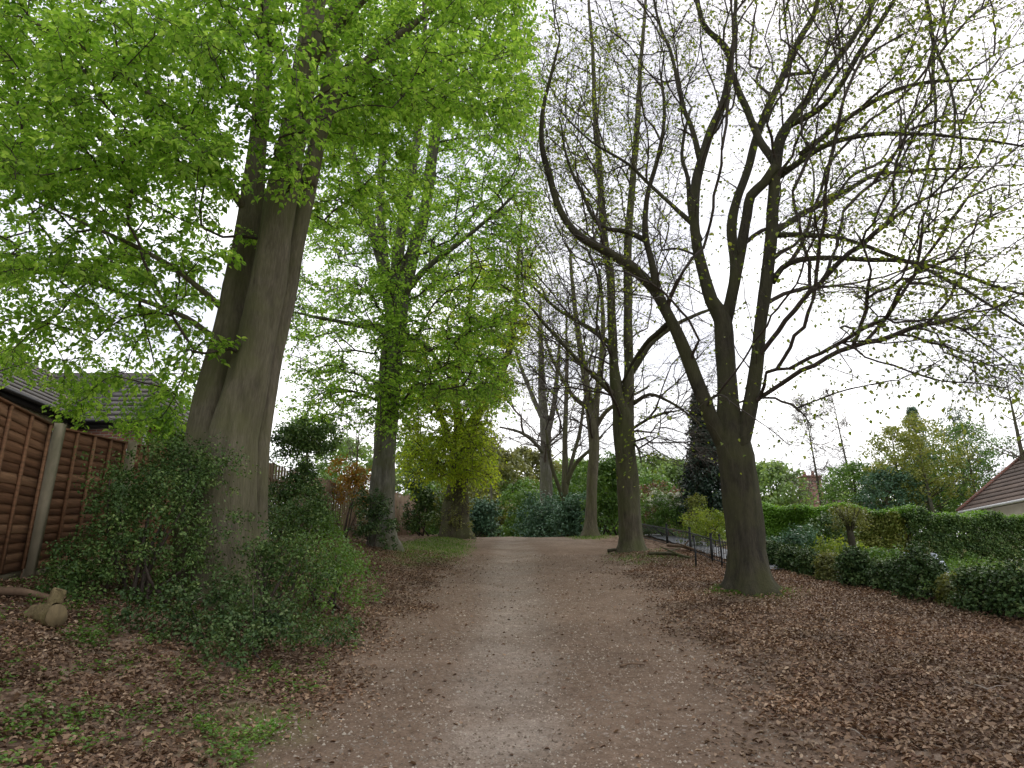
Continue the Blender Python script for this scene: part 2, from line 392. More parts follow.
# grit on the path
a = Acc()
x, y = scatter(110000, 3.3, 19, -2.4, 4.2, lambda x, y: view_ok(x, y) * (1 - .85 * litter(x, y)) * (.6 + .4 * np.exp(-(x / .6) ** 2)), 1.7)
n = len(x); c = np.stack([x, y, ground_z(x, y)], 1); s = rng.uniform(.003, .010, n) * (1 + rng.random(n) ** 8 * 1.4)
th = rng.uniform(0, 6.3, n)[:, None] + np.arange(4)[None] * np.pi / 2
rad = s[:, None] * rng.uniform(.7, 1.2, (n, 4))
ring = np.stack([c[:, :1] + np.cos(th) * rad, c[:, 1:2] + np.sin(th) * rad, np.broadcast_to(c[:, 2:] - .001, (n, 4))], -1)
top = c + np.stack([rng.normal(0, .2, n) * s, rng.normal(0, .2, n) * s, s * rng.uniform(.5, .9, n)], 1)
v = np.concatenate([ring, top[:, None]], 1); b = (np.arange(n) * 5)[:, None]
a.add(v, None, np.concatenate([b + [0, 1, 4], b + [1, 2, 4], b + [2, 3, 4], b + [3, 0, 4]]), val=np.repeat(rng.random(n), 5))
o = a.build('gravel', M['grit']); tag(o, 'pale grit and crumbs strewn on the trodden path', 'gravel', kind='stuff')
# grass blades + weeds
a = Acc()
x, y = scatter(240000, 3.6, 30, -5.5, 6, lambda x, y: view_ok(x, y) * np.clip(grassm(x, y) ** 1.3 * .8 * (.5 + .5 * sn(x, y, 4, 12)), 0, 1), 1.0)
n = len(x); p = np.stack([x, y, ground_z(x, y) - .003], 1)
d = np.stack([rng.normal(0, .6, n), rng.normal(0, .6, n), np.ones(n)], 1)
leaves(a, p, d, norm(rng.standard_normal((n, 3))), rng.uniform(.03, .085, n), rng.uniform(.006, .011, n) * (1 + y * .03), simple=True)
o = a.build('grass', M['grass']); tag(o, 'short bright grass and moss in patches beside the path', 'grass', kind='stuff')
print('grass', n)
a = Acc()
wx, wy = scatter(4200, 3.8, 9, -5.2, -1.5, lambda x, y: np.clip(.10 + .55 * sst(.1, .8, sn(x, y, 2.6, 26)), 0, 1) * (x < -1.4 - .0 * y), 1.2)
for q, w in zip(wx, wy):
    k = random.randint(7, 16); pz = gz(q, w)
    an = rng.uniform(0, 6.3, k); rr = rng.uniform(0, .05, k); h = rng.uniform(.01, .09, k)
    p = np.stack([q + np.cos(an) * rr, w + np.sin(an) * rr, pz + h], 1)
    leaves(a, p, np.stack([np.cos(an), np.sin(an), rng.uniform(-.2, .7, k)], 1), norm(np.stack([rng.normal(0, .4, k), rng.normal(0, .4, k), np.ones(k)], 1)), rng.uniform(.018, .04, k), rng.uniform(.014, .024, k))
o = a.build('weeds', M['leaf_grn']); tag(o, 'low green weeds sprouting through the fallen leaves by the fence', 'weeds', kind='stuff')

# ------------------------------------------------------------------ trees
def resample(pts, rad, step):
    pts = np.asarray(pts, float); rad = np.asarray(rad, float)
    # catmull-rom smoothing
    n = len(pts)
    pp = np.concatenate([[2 * pts[0] - pts[1]], pts, [2 * pts[-1] - pts[-2]]]); op = []; orr = []
    for k in range(n - 1):
        p0, p1, p2, p3 = pp[k:k + 4]; m = max(2, int(np.linalg.norm(p2 - p1) / step) + 1)
        for t in np.arange(m) / m:
            op.append(.5 * ((2 * p1) + (-p0 + p2) * t + (2 * p0 - 5 * p1 + 4 * p2 - p3) * t * t + (-p0 + 3 * p1 - 3 * p2 + p3) * t ** 3))
            orr.append(rad[k] * (1 - t) + rad[k + 1] * t)
    op.append(pts[-1]); orr.append(rad[-1])
    return np.array(op), np.array(orr)
def limb(spec, Y0, Y1=None, wob=.032):
    """spec [(px,py,width px)], depth runs Y0..Y1 along it"""
    Y1 = Y0 if Y1 is None else Y1
    n = len(spec); pts = []; rad = []
    for k, (px, py, w) in enumerate(spec):
        Yk = Y0 + (Y1 - Y0) * k / max(1, n - 1)
        pts.append(P(px, py, Yk)); rad.append(W(w, py, Yk))
    p, r = resample(pts, rad, .22)
    m = len(p); k = np.linspace(0, 1, m)
    w = np.stack([sum(rng.normal(0, 1) * np.sin(k * np.linalg.norm(p[-1] - p[0]) * f + rng.uniform(0, 6.3)) / f for f in (1.6, 3.1, 5.3, 8.7)) for _ in range(3)], 1)
    w -= w[0]; w *= np.clip(1 - r / .12, 0, 1)[:, None] * wob * 1.6 * np.clip(k * 6, 0, 1)[:, None]
    r = r * (1 + .05 * np.sin(k * 23 + rng.uniform(0, 6)) * np.clip(1 - r / .15, 0, 1))
    return p + w, r
def attract(regions):
    out = []; 
    for (x0, x1, y0, y1, Y0, Y1, n) in regions:
        out.append(PX(rng.uniform(x0, x1, n), rng.uniform(y0, y1, n), rng.uniform(Y0, Y1, n)))
    return np.concatenate(out)

def make_tree(name, label, base, limbs, atts, bark, twigm, leafm, group=None, bf=.35, zmin=2.5, rt=.0024, seg=.22, k_tw=5, m_lf=8, tw_len=(.2, .45),
              leaf=(.05, .08), lw=.6, droop=.5, trunk_k=20, flute0=.12, simple=False, crown_name='crown', cat='tree', jit=.06, leaf_prob=None, up=.25, flare=True, twr=.0022):
    root = thing(name, base, label, cat, group)
    base = np.asarray(base, float)
    # skeleton
    maxn = 400000 // 4
    N = np.zeros((maxn, 3)); par = np.full(maxn, -1); plen = np.zeros(maxn); fixr = np.zeros(maxn); dirn = np.zeros((maxn, 3)); c = 0
    tr = Acc()
    for li, (pts, rad) in enumerate(limbs):
        pj = -1
        if li:
            dd = np.linalg.norm(N[:c] - pts[0], axis=1); pj = int(np.argmin(dd))
        if li == 0:
            pts = np.concatenate([[[pts[0][0], pts[0][1], min(pts[0][2], base[2]) - .25]], pts]); rad = np.concatenate([rad[:1], rad])
        s0 = c; m = len(pts); N[c:c + m] = pts; fixr[c:c + m] = rad
        dirn[c:c + m] = norm(np.gradient(pts, axis=0))
        par[c:c + m] = np.arange(c - 1, c + m - 1); par[c] = pj
        dl = np.concatenate([[0 if pj < 0 else np.linalg.norm(N[pj] - pts[0])], np.linalg.norm(np.diff(pts, axis=0), axis=1)])
        plen[c:c + m] = np.cumsum(dl) + (plen[pj] if pj >= 0 else 0)
        c += m
        big = rad.max() > .12
        fl = 0
        if big:
            h = pts[:, 2] - base[2]; fl = 1.8 * flute0 * np.exp(-np.maximum(h, 0) / .22) + .03
            if flare and li == 0: rad = rad * (1 + .30 * np.exp(-np.maximum(h, 0) / .14))
        tr.tube(pts, rad, trunk_k if big else (10 if rad.max() > .04 else 7), flute=fl, fk=7, rough=.012 if big else .02)
    c0 = c
    d0 = np.array([np.min(np.linalg.norm(N[:c0] - q, axis=1)) for q in atts]) if len(atts) else np.zeros(0)
    chains = []; tips = []
    cs = np.zeros(maxn, bool); cs[:c0] = (N[:c0, 2] - base[2]) > zmin
    for ai in np.argsort(d0):
        q = atts[ai]
        vec = q - N[:c]; dd = np.sqrt((vec ** 2).sum(1))
        # dislike leaving a node backwards
        back = np.einsum('ij,ij->i', vec, dirn[:c]) / (dd + 1e-6)
        cost = dd * (1 + .35 * (back < 0)) + bf * plen[:c] + (~cs[:c]) * 1e3
        j = int(np.argmin(cost)); D = dd[j]
        if D < .05: tips.append((j, q)); continue
        p0 = N[j]; v = norm(q - p0); st = norm(dirn[j] * .3 + v + np.array([0, 0, up]))
        ctl = p0 + st * D * .5
        m = max(2, int(D / seg)); t = (np.arange(1, m + 1) / m)[:, None]
        pts = (1 - t) ** 2 * p0 + 2 * t * (1 - t) * ctl + t * t * q
        pts = pts + rng.normal(0, jit * min(1, D) * .35, pts.shape) * np.sin(t * np.pi * .9)
        if c + m >= maxn: break
        N[c:c + m] = pts; par[c] = j; par[c + 1:c + m] = np.arange(c, c + m - 1)
        al = np.concatenate([[p0], pts]); dirn[c:c + m] = norm(np.diff(al, axis=0))
        plen[c:c + m] = plen[j] + np.cumsum(np.linalg.norm(np.diff(al, axis=0), axis=1)); cs[c:c + m] = True
        chains.append((j, c, c + m)); tips.append((c + m - 1, q)); c += m
    cnt = np.zeros(c)
    for j, _ in tips: cnt[j] += 1
    for k in range(c - 1, -1, -1):
        if par[k] >= 0: cnt[par[k]] += cnt[k]
    rad = np.where(fixr[:c] > 0, fixr[:c], np.minimum(rt * np.sqrt(np.maximum(cnt, 1)) + .0008, rt * 7))
    br = Acc()
    for (j, s, e) in chains:
        r0 = min(rad[s], rad[j] * .75)
        rr = np.concatenate([[r0], np.minimum(rad[s:e], r0)]); pts = np.concatenate([[N[j]], N[s:e]])
        rr[-1] *= .7
        k = 8 if r0 > .03 else 5 if r0 > .012 else 3
        br.tube(pts, rr, k, cap=False)
    # fine twigs (vectorised)
    tipi = np.array([j for j, _ in tips]); T = len(tipi)
    cr = Acc()
    if T and k_tw:
        idx = np.repeat(tipi, k_tw); back = rng.integers(0, 4, len(idx))
        for b in range(1, 4):
            mk = (back >= b) & (par[idx] >= c0); idx = np.where(mk, par[idx], idx)
        p0 = N[idx]; dr = dirn[idx]; m = len(idx)
        lat = norm(np.stack([rng.standard_normal(m), rng.standard_normal(m), rng.normal(0, .35, m)], 1))
        dr = norm(dr * np.array([1, 1, .6]) * .8 + lat * .9)
        ln = rng.uniform(*tw_len, m)[:, None]
        p1 = p0 + dr * ln * .5 + np.array([0, 0, .02]); p2 = p0 + dr * ln + np.array([0, 0, -1]) * ln * droop * .35
        rings = []
        pr = norm(np.cross(dr, rng.standard_normal((m, 3)))); sc_ = norm(np.cross(dr, pr))
        for p_, r_ in ((p0, twr), (p1, twr * .75), (p2, twr * .45)):
            for a_ in (0, 2.094, 4.189): rings.append(p_ + (pr * math.cos(a_) + sc_ * math.sin(a_)) * r_)
        v = np.stack(rings, 1); b = (np.arange(m) * 9)[:, None]; qs = []
        for r_ in (0, 3):
            for a_ in range(3): qs.append(b + [r_ + a_, r_ + (a_ + 1) % 3, r_ + 3 + (a_ + 1) % 3, r_ + 3 + a_])
        br.add(v, np.concatenate(qs), val=np.repeat(rng.random(m), 9))
        if m_lf:
            keep = np.ones(m, bool) if leaf_prob is None else rng.random(m) < leaf_prob(p2)
            p0, p1, p2, dr, lat = [q[keep] for q in (p0, p1, p2, dr, lat)]; m = len(p0)
            t = np.tile(np.linspace(.25, 1, m_lf), m)[:, None]; rp = lambda q: np.repeat(q, m_lf, 0)
            pos = (1 - t) ** 2 * rp(p0) + 2 * t * (1 - t) * rp(p1) + t * t * rp(p2)
            K = len(pos); pos = pos + rng.normal(0, .012, (K, 3))
            side = norm(np.cross(rp(dr), [0, 0, 1.])) * np.tile(np.where(np.arange(m_lf) % 2, 1., -1.), m)[:, None]
            ld = norm(rp(dr) * .5 + side * .8 + np.array([0, 0, -1.]) * rng.uniform(0, 1, (K, 1)) * droop * 1.4 + rng.normal(0, .25, (K, 3)))
            nn = norm(np.array([0, 0, 1.]) + rng.normal(0, .45, (K, 3)))
            L = rng.uniform(*leaf, K)
            leaves(cr, pos, ld, nn, L, L * lw, simple=simple)
    tk = tr.build('trunk', bark, root, base, smooth=True)
    br.build('branches', twigm, root, base, smooth=False)
    if cr.n: cr.build(crown_name, leafm, root, base)
    print(name, 'nodes', c, 'tips', T, 'leafverts', cr.n)
    return root

G_AV = 'tall trees lining the footpath'
# --- L1 near left, three fused stems
bx, by = -3.47, 8.9
base = (bx, by, gz(bx, by) - .05)
_limb = limb
def limb1(spec, *a_): return _limb([(px - 10 + 17 * min(1.3, max(0, (450 - py) / 350)), py, w) for px, py, w in spec], *a_)
L1 = [limb1([(231, 618, 92), (232, 560, 78), (236, 500, 66), (243, 440, 56), (254, 384, 46), (267, 300, 40), (277, 220, 36), (287, 140, 31), (296, 70, 28), (303, 0, 25), (312, -90, 20), (322, -190, 14), (335, -300, 7)], 8.9),
      limb1([(216, 618, 72), (212, 520, 60), (218, 440, 52), (226, 380, 43), (238, 300, 34), (249, 220, 28), (253, 140, 20), (256, 60, 17), (252, -20, 14), (242, -120, 10), (225, -240, 5)], 9.15, 9.7),
      limb1([(256, 618, 50), (258, 540, 42), (263, 470, 34), (270, 400, 28), (283, 320, 25), (296, 240, 22), (306, 180, 20), (315, 130, 17), (330, 95, 14), (355, 65, 11), (385, 38, 9), (430, 5, 6), (480, -30, 3)], 9.1, 9.6),
      limb1([(306, 185, 16), (316, 110, 14), (322, 40, 12), (328, -40, 10), (345, -150, 5)], 9.2, 9.6),
      limb1([(247, 215, 10), (215, 170, 9), (175, 120, 7), (110, 70, 6), (40, 30, 4), (-40, 0, 2)], 9.4, 6.8),
      limb1([(228, 310, 8), (200, 290, 7), (150, 255, 5.5), (90, 225, 4), (20, 190, 2)], 9.3, 8.0),
      limb1([(215, 335, 7), (180, 312, 6), (130, 292, 4.5), (70, 270, 3), (0, 262, 2)], 9.3, 9.6),
      limb1([(300, 70, 12), (340, 10, 10), (400, -50, 7), (460, -120, 4)], 8.9, 7.5),
      limb1([(292, 90, 10), (250, 20, 9), (180, -40, 7), (90, -110, 4)], 8.9, 6.8)]
at = attract([(-180, 230, -260, 60, 5.5, 11.5, 620), (-80, 225, 20, 180, 6, 12, 520), (-80, 225, 150, 280, 6.8, 12.5, 230), (-60, 212, 260, 385, 7.5, 12.5, 150),
              (200, 330, -260, 100, 5.8, 8.3, 130), (235, 310, 80, 185, 7, 8.3, 30), (320, 540, -260, 110, 7, 12, 420), (310, 530, -20, 140, 9, 12.5, 260), (310, 430, 90, 240, 9.5, 12.5, 110), (60, 195, 370, 430, 9.8, 12, 34)])
make_tree('beech_tree', 'huge leafy tree of three fused stems rising out of the dark holly thicket', base, L1, at, M['bark_beech'], M['twig'], M['leaf_fresh'], G_AV,
          bf=.22, zmin=3.0, k_tw=6, m_lf=9, leaf=(.042, .102), rt=.0034, twr=.003, lw=.62, droop=.7, trunk_k=28)
# --- L2
def tree_base(px, py, Y):
    p = P(px, py, Y); return (p[0], p[1], gz(p[0], p[1]) - .05)
L2 = [limb([(382, 556, 34), (382, 520, 29), (383, 480, 27), (386, 430, 25), (389, 385, 25), (394, 340, 25), (399, 305, 22), (405, 280, 18), (415, 245, 15), (425, 210, 13), (433, 150, 12), (443, 95, 10), (452, 40, 8), (462, -30, 6), (475, -120, 3)], 18),
      limb([(397, 310, 18), (398, 258, 14), (403, 219, 12), (410, 185, 10), (418, 130, 9), (424, 60, 7), (426, -40, 4)], 18, 16.5),
      limb([(394, 320, 18), (386, 277, 14), (375, 238, 12), (362, 200, 10), (350, 140, 8), (338, 70, 6), (330, -20, 3)], 18, 17),
      limb([(392, 300, 12), (383, 250, 11), (381, 180, 9), (386, 100, 7), (392, 20, 4)], 18, 19.5),
      limb([(399, 300, 9), (430, 265, 7), (470, 235, 5), (515, 195, 3)], 18, 16.5),
      limb([(395, 330, 8), (425, 345, 6), (445, 372, 4), (470, 400, 2)], 18, 20),
      limb([(390, 330, 8), (360, 325, 6), (325, 318, 4), (290, 312, 2)], 18, 17)]
at = attract([(300, 535, -80, 120, 15, 22, 420), (300, 538, 100, 230, 15, 22, 500), (290, 528, 220, 330, 15, 22, 420), (290, 385, 320, 435, 15, 21, 130), (385, 510, 320, 405, 15, 20, 190), (374, 402, 270, 440, 16.3, 17.6, 60)])
make_tree('beech_tree', 'leafy tree with pale grey trunk standing between the picket fence and the grassy verge', tree_base(383, 552, 18), L2, at, M['bark_grey'], M['twig'], M['leaf_fresh'], G_AV,
          bf=.25, zmin=3.6, k_tw=5, m_lf=9, leaf=(.07, .115), lw=.66, droop=.7, trunk_k=22, simple=True, rt=.0065, twr=.0055, seg=.35, tw_len=(.3, .6))
# --- L3
L3 = [limb([(455, 534, 36), (456, 510, 31), (458, 485, 24), (462, 455, 18), (472, 425, 13), (488, 398, 10), (505, 365, 8), (515, 318, 6), (518, 260, 4), (522, 200, 2)], 26),
      limb([(461, 462, 14), (458, 420, 10), (456, 385, 8), (462, 345, 7), (470, 300, 5), (472, 240, 3)], 26, 25),
      limb([(460, 470, 10), (446, 430, 8), (432, 390, 6), (420, 340, 4)], 26, 24.5)]
at = attract([(400, 512, 330, 400, 22.5, 29, 270), (402, 492, 385, 480, 22.0, 26.0, 330), (430, 535, 250, 340, 23, 29, 190)])
make_tree('beech_tree', 'leaning ivy-grown trunk with hanging yellow-green leaves, last tree left of the path', tree_base(457, 527, 26), L3, at, M['bark_mid'], M['twig'], M['leaf_lime'], G_AV,
          bf=.25, zmin=1.6, k_tw=5, m_lf=9, leaf=(.085, .13), lw=.66, droop=1.0, simple=True, rt=.007, twr=.008, seg=.4, tw_len=(.3, .7))

# --- R1
R1 = [limb([(752, 600, 62), (750, 580, 52), (747, 550, 43), (744, 520, 41), (740, 490, 41), (736, 457, 42), (732, 440, 38), (729, 420, 29), (728, 400, 24), (727, 375, 22), (725, 345, 21), (722, 318, 20), (711, 300, 15), (701, 268, 12), (694, 225, 11), (697, 180, 11), (708, 140, 10), (722, 105, 9), (729, 65, 8), (722, 45, 7), (704, 25, 6), (695, -10, 5), (688, -70, 3)], 11.5),
      limb([(731, 455, 22), (714, 425, 18), (703, 398, 16), (690, 365, 15), (678, 335, 14), (667, 312, 13), (655, 290, 12), (635, 270, 11), (607, 252, 10), (580, 236, 9), (562, 212, 8), (550, 175, 7), (542, 145, 6), (543, 112, 5), (552, 80, 4), (560, 40, 2)], 11.5, 10.4),
      limb([(738, 450, 22), (746, 425, 18), (752, 395, 16), (757, 360, 15), (760, 325, 14), (766, 285, 14), (771, 240, 14), (773, 200, 12), (776, 165, 13), (780, 140, 12), (793, 118, 9), (812, 92, 8), (835, 62, 7), (858, 30, 6), (880, -15, 5), (900, -80, 3)], 11.4, 10.8),
      limb([(724, 325, 16), (731, 300, 13), (735, 265, 11), (733, 225, 11), (738, 200, 10), (748, 170, 9), (757, 135, 9), (770, 105, 8), (787, 70, 8), (800, 40, 7), (815, 10, 6), (830, -60, 3)], 11.5, 12.4),
      limb([(726, 320, 15), (733, 290, 13), (741, 255, 12), (748, 215, 12), (752, 195, 11), (765, 182, 11), (776, 165, 10)], 11.5, 11.0),
      limb([(776, 165, 10), (765, 148, 9), (757, 135, 9), (748, 115, 8), (738, 90, 8), (730, 62, 7), (735, 30, 5), (735, -40, 3)], 11.2, 12),
      limb([(657, 292, 9), (652, 262, 8), (646, 235, 7), (648, 200, 6), (657, 165, 5), (665, 120, 4), (660, 70, 2)], 10.9, 10),
      limb([(648, 242, 7), (628, 232, 6), (600, 226, 5), (585, 195, 4), (568, 155, 3), (560, 120, 2)], 10.9, 11.6),
      limb([(694, 225, 7), (677, 210, 5), (655, 190, 4), (625, 165, 3.5), (590, 140, 2.5), (560, 110, 2)], 11.5, 12.6),
      limb([(700, 160, 7), (692, 130, 6), (680, 95, 5), (670, 50, 4), (655, 10, 3), (650, -50, 2)], 11.5, 12.4),
      limb([(700, 240, 7), (690, 215, 6), (686, 180, 5), (680, 155, 4), (690, 110, 3)], 11.5, 12.6),
      limb([(772, 283, 8), (782, 268, 7), (800, 261, 6.5), (832, 259, 6), (870, 262, 5.5), (912, 265, 5), (952, 273, 4), (992, 285, 3.5), (1040, 298, 2)], 11.2, 9.6),
      limb([(771, 235, 8), (790, 222, 7), (820, 205, 6), (850, 190, 5), (880, 175, 4.5), (920, 170, 3.5), (980, 168, 2.5)], 11.2, 12.6),
      limb([(778, 235, 7), (800, 235, 6), (840, 238, 5), (880, 250, 4.5), (930, 272, 4), (980, 300, 3), (1030, 330, 2)], 11.2, 8.6),
      limb([(776, 178, 9), (795, 165, 8), (815, 150, 7), (842, 140, 6), (880, 134, 5), (930, 134, 4), (990, 140, 3), (1050, 150, 2)], 11.2, 9.2),
      limb([(790, 125, 8), (815, 112, 7), (835, 95, 6), (858, 60, 6), (885, 20, 5), (915, -30, 4)], 11.0, 9.4),
      limb([(800, 155, 7), (840, 125, 6), (885, 100, 5), (930, 85, 4), (990, 78, 2)], 11.2, 10),
      limb([(900, -80, 5), (916, -40, 4.5), (930, 30, 4), (936, 90, 3.5), (930, 150, 3), (918, 200, 2.5), (900, 252, 1.5)], 10.8, 8.6),
      limb([(930, 30, 4), (946, 90, 3), (950, 150, 2.5), (938, 205, 2), (925, 240, 1.5)], 9.8, 8.9),
      limb([(680, 340, 8), (672, 322, 7), (655, 335, 6), (640, 350, 5), (620, 385, 3)], 11.4, 14)]
at = attract([(540, 700, -120, 120, 9, 14, 240), (545, 690, 100, 300, 9, 14, 150), (690, 860, -160, 100, 8.5, 14.5, 340), (690, 860, 60, 250, 9, 14, 110), (780, 1060, -160, 130, 7, 14, 430), (790, 1060, 120, 300, 7.2, 13.5, 300), (830, 1040, 280, 390, 7.4, 10, 110), (900, 960, 0, 240, 6.8, 7.6, 40), (690, 800, 300, 420, 10, 13, 20), (760, 830, 400, 450, 9, 10, 10)])
rl = lambda p: np.clip(.36 + .35 * sn(p[:, 0] * 1.0, p[:, 2], 1.3, 5) + .35 * sst(3, 6, p[:, 0]), .05, .95)
make_tree('lime_tree', 'dark many-limbed tree with mossy foot at the edge of the leaf litter on the right', tree_base(750, 592, 11.5), R1, at, M['bark_dark'], M['twig'], M['leaf_bud'], G_AV,
          bf=.6, zmin=2.9, k_tw=7, m_lf=3, leaf=(.035, .078), lw=.7, droop=.9, trunk_k=28, leaf_prob=rl, rt=.0056, seg=.2, tw_len=(.35, 1.0), jit=.05, twr=.0026, up=.1)
# --- R2
R2 = [limb([(632, 556, 33), (631, 536, 26), (628, 490, 25), (625, 450, 24), (623, 415, 24), (618, 395, 16), (614, 367, 11), (612, 320, 10), (610, 274, 9), (604, 236, 8.5), (602, 205, 8), (598, 150, 7), (594, 80, 5), (590, 0, 3)], 19.5),
      limb([(626, 420, 18), (628, 395, 14), (629, 367, 11), (628, 320, 10), (628, 274, 10), (628, 242, 9), (631, 199, 8), (636, 140, 7), (640, 70, 5), (646, -10, 3)], 19.5, 19.0),
      limb([(617, 398, 7), (598, 380, 6), (582, 364, 5), (557, 336, 4.5), (526, 302, 3), (500, 285, 2)], 19.5, 18),
      limb([(612, 345, 6), (590, 328, 5), (567, 314, 4), (530, 283, 3), (505, 260, 2)], 19.5, 21),
      limb([(630, 375, 8), (640, 360, 7), (651, 345, 6), (676, 324, 5), (700, 313, 4), (730, 305, 2)], 19.5, 18.5),
      limb([(631, 405, 5), (650, 395, 4), (675, 405, 3), (700, 425, 2)], 19.5, 18.5)]
at = attract([(505, 610, 30, 240, 16.5, 22, 300), (495, 610, 230, 390, 16.5, 22, 230), (600, 700, 20, 300, 16.5, 22, 280), (640, 722, 320, 468, 17, 21, 190)])
rl2 = lambda p: np.clip(.40 + .3 * sn(p[:, 0], p[:, 2], 1.0, 15) + .4 * sst(8, 14, p[:, 2]) - .45 * (p[:, 0] > 3.8), .03, .95)
make_tree('lime_tree', 'second tree right of the path, its trunk dividing into two upright stems', tree_base(632, 553, 19.5), R2, at, M['bark_mid'], M['twig'], M['leaf_bud'], G_AV,
          bf=.6, zmin=3.2, k_tw=6, m_lf=4, leaf=(.065, .11), lw=.75, droop=.8, trunk_k=20, leaf_prob=rl2, rt=.0062, seg=.35, tw_len=(.5, 1.1), simple=True, jit=.07, twr=.0045, up=.1)
# --- R3
R3 = [limb([(590, 540, 22), (591, 520, 13), (592, 483, 12), (594, 444, 12), (592, 418, 13), (588, 395, 9), (584, 370, 8), (580, 345, 7), (574, 300, 5), (570, 250, 3)], 28),
      limb([(594, 425, 10), (597, 395, 8), (601, 365, 7), (603, 320, 5), (600, 270, 3)], 28, 27),
      limb([(594, 430, 6), (606, 412, 5), (622, 400, 4), (650, 385, 2)], 28, 27),
      limb([(590, 410, 6), (572, 395, 5), (560, 375, 4), (545, 340, 2)], 28, 29)]
at = attract([(530, 650, 200, 420, 25, 31, 300)])
make_tree('lime_tree', 'slender bare tree third right of the path beyond the divided trunk', tree_base(590, 537, 28), R3, at, M['bark_beech'], M['twig'], M['leaf_bud'], G_AV,
          bf=.6, zmin=3.5, k_tw=4, m_lf=2, leaf=(.05, .09), rt=.008, seg=.5, tw_len=(.6, 1.2), simple=True, jit=.2, twr=.008, up=.1, leaf_prob=lambda p: np.full(len(p), .35))
# --- centre bare trees
T5 = [limb([(565, 530, 9), (565, 500, 8), (565, 470, 7.5), (565, 440, 6), (566, 405, 5), (567, 360, 4), (566, 310, 2)], 34),
      limb([(566, 485, 6), (572, 470, 5), (579, 460, 4.5), (590, 450, 3.5), (603, 436, 2)], 34, 33),
      limb([(566, 490, 5), (572, 460, 4.5), (580, 430, 4), (584, 400, 3), (590, 360, 2)], 34, 35),
      limb([(564, 500, 5), (556, 480, 4.5), (550, 460, 4), (545, 430, 3)], 34, 33)]
make_tree('bare_tree', 'mossy bare tree forking low above the blue-green shrubs at the end of the path', tree_base(565, 532, 34), T5, attract([(530, 615, 290, 450, 31, 37, 210)]), M['bark_mid'], M['twig'], M['leaf_bud'], 'bare trees at the end of the path',
          bf=.6, zmin=3, k_tw=4, m_lf=0, rt=.010, seg=.5, tw_len=(.6, 1.2), jit=.2, twr=.010, up=.1)
T4 = [limb([(546, 530, 18), (546, 500, 15), (546, 457, 13), (545, 426, 12), (542, 392, 9), (541, 350, 6), (540, 300, 3)], 38),
      limb([(546, 440, 8), (552, 415, 6), (556, 385, 5), (560, 340, 3)], 38, 37),
      limb([(545, 455, 5), (537, 445, 4.5), (527, 436, 4), (515, 430, 3), (500, 427, 2)], 38, 36),
      limb([(543, 420, 6), (532, 395, 5), (522, 370, 4), (512, 340, 2)], 38, 39)]
make_tree('bare_tree', 'large pale bare trunk with ascending branches behind the shrubs at the path end', tree_base(546, 532, 38), T4, attract([(485, 600, 290, 450, 34, 42, 330)]), M['bark_grey'], M['twig_pale'], M['leaf_bud'], 'bare trees at the end of the path',
          bf=.6, zmin=3, k_tw=4, m_lf=0, rt=.011, seg=.5, tw_len=(.6, 1.4), jit=.2, twr=.011, up=.1)

# ------------------------------------------------------------------ bushes and background trees
def lobes(n, c, r, pw=.45, flat=0):
    """points in an ellipsoid, thicker towards the surface"""
    d = norm(rng.standard_normal((n, 3))); d[:, 2] = np.where(d[:, 2] < -.62, -d[:, 2], d[:, 2])
    return c + d * r * (rng.random((n, 1)) ** pw)
def foliage(acc, centers, nper, cr, L, lw=.6, simple=False, outc=None, spread=1.0):
    n = len(centers) * nper; c = np.repeat(centers, nper, 0)
    cr = np.repeat(np.broadcast_to(cr, (len(centers),)), nper)[:, None]
    off = norm(rng.standard_normal((n, 3))) * rng.random((n, 1)) ** .5 * cr * np.array([1, 1, .8])
    p = c + off
    nn = norm(norm(off) * .8 + np.array([0, 0, .7]) + rng.normal(0, .45, (n, 3)) * spread)
    d = norm(np.cross(nn, rng.standard_normal((n, 3))) + np.array([0, 0, -.25]))
    ll = rng.uniform(L[0], L[1], n)
    val = np.clip(np.repeat(rng.random(len(centers)), nper) * .5 + rng.random(n) * .5, 0, 1)
    leaves(acc, p, d, nn, ll, ll * lw, simple=simple, val=val)
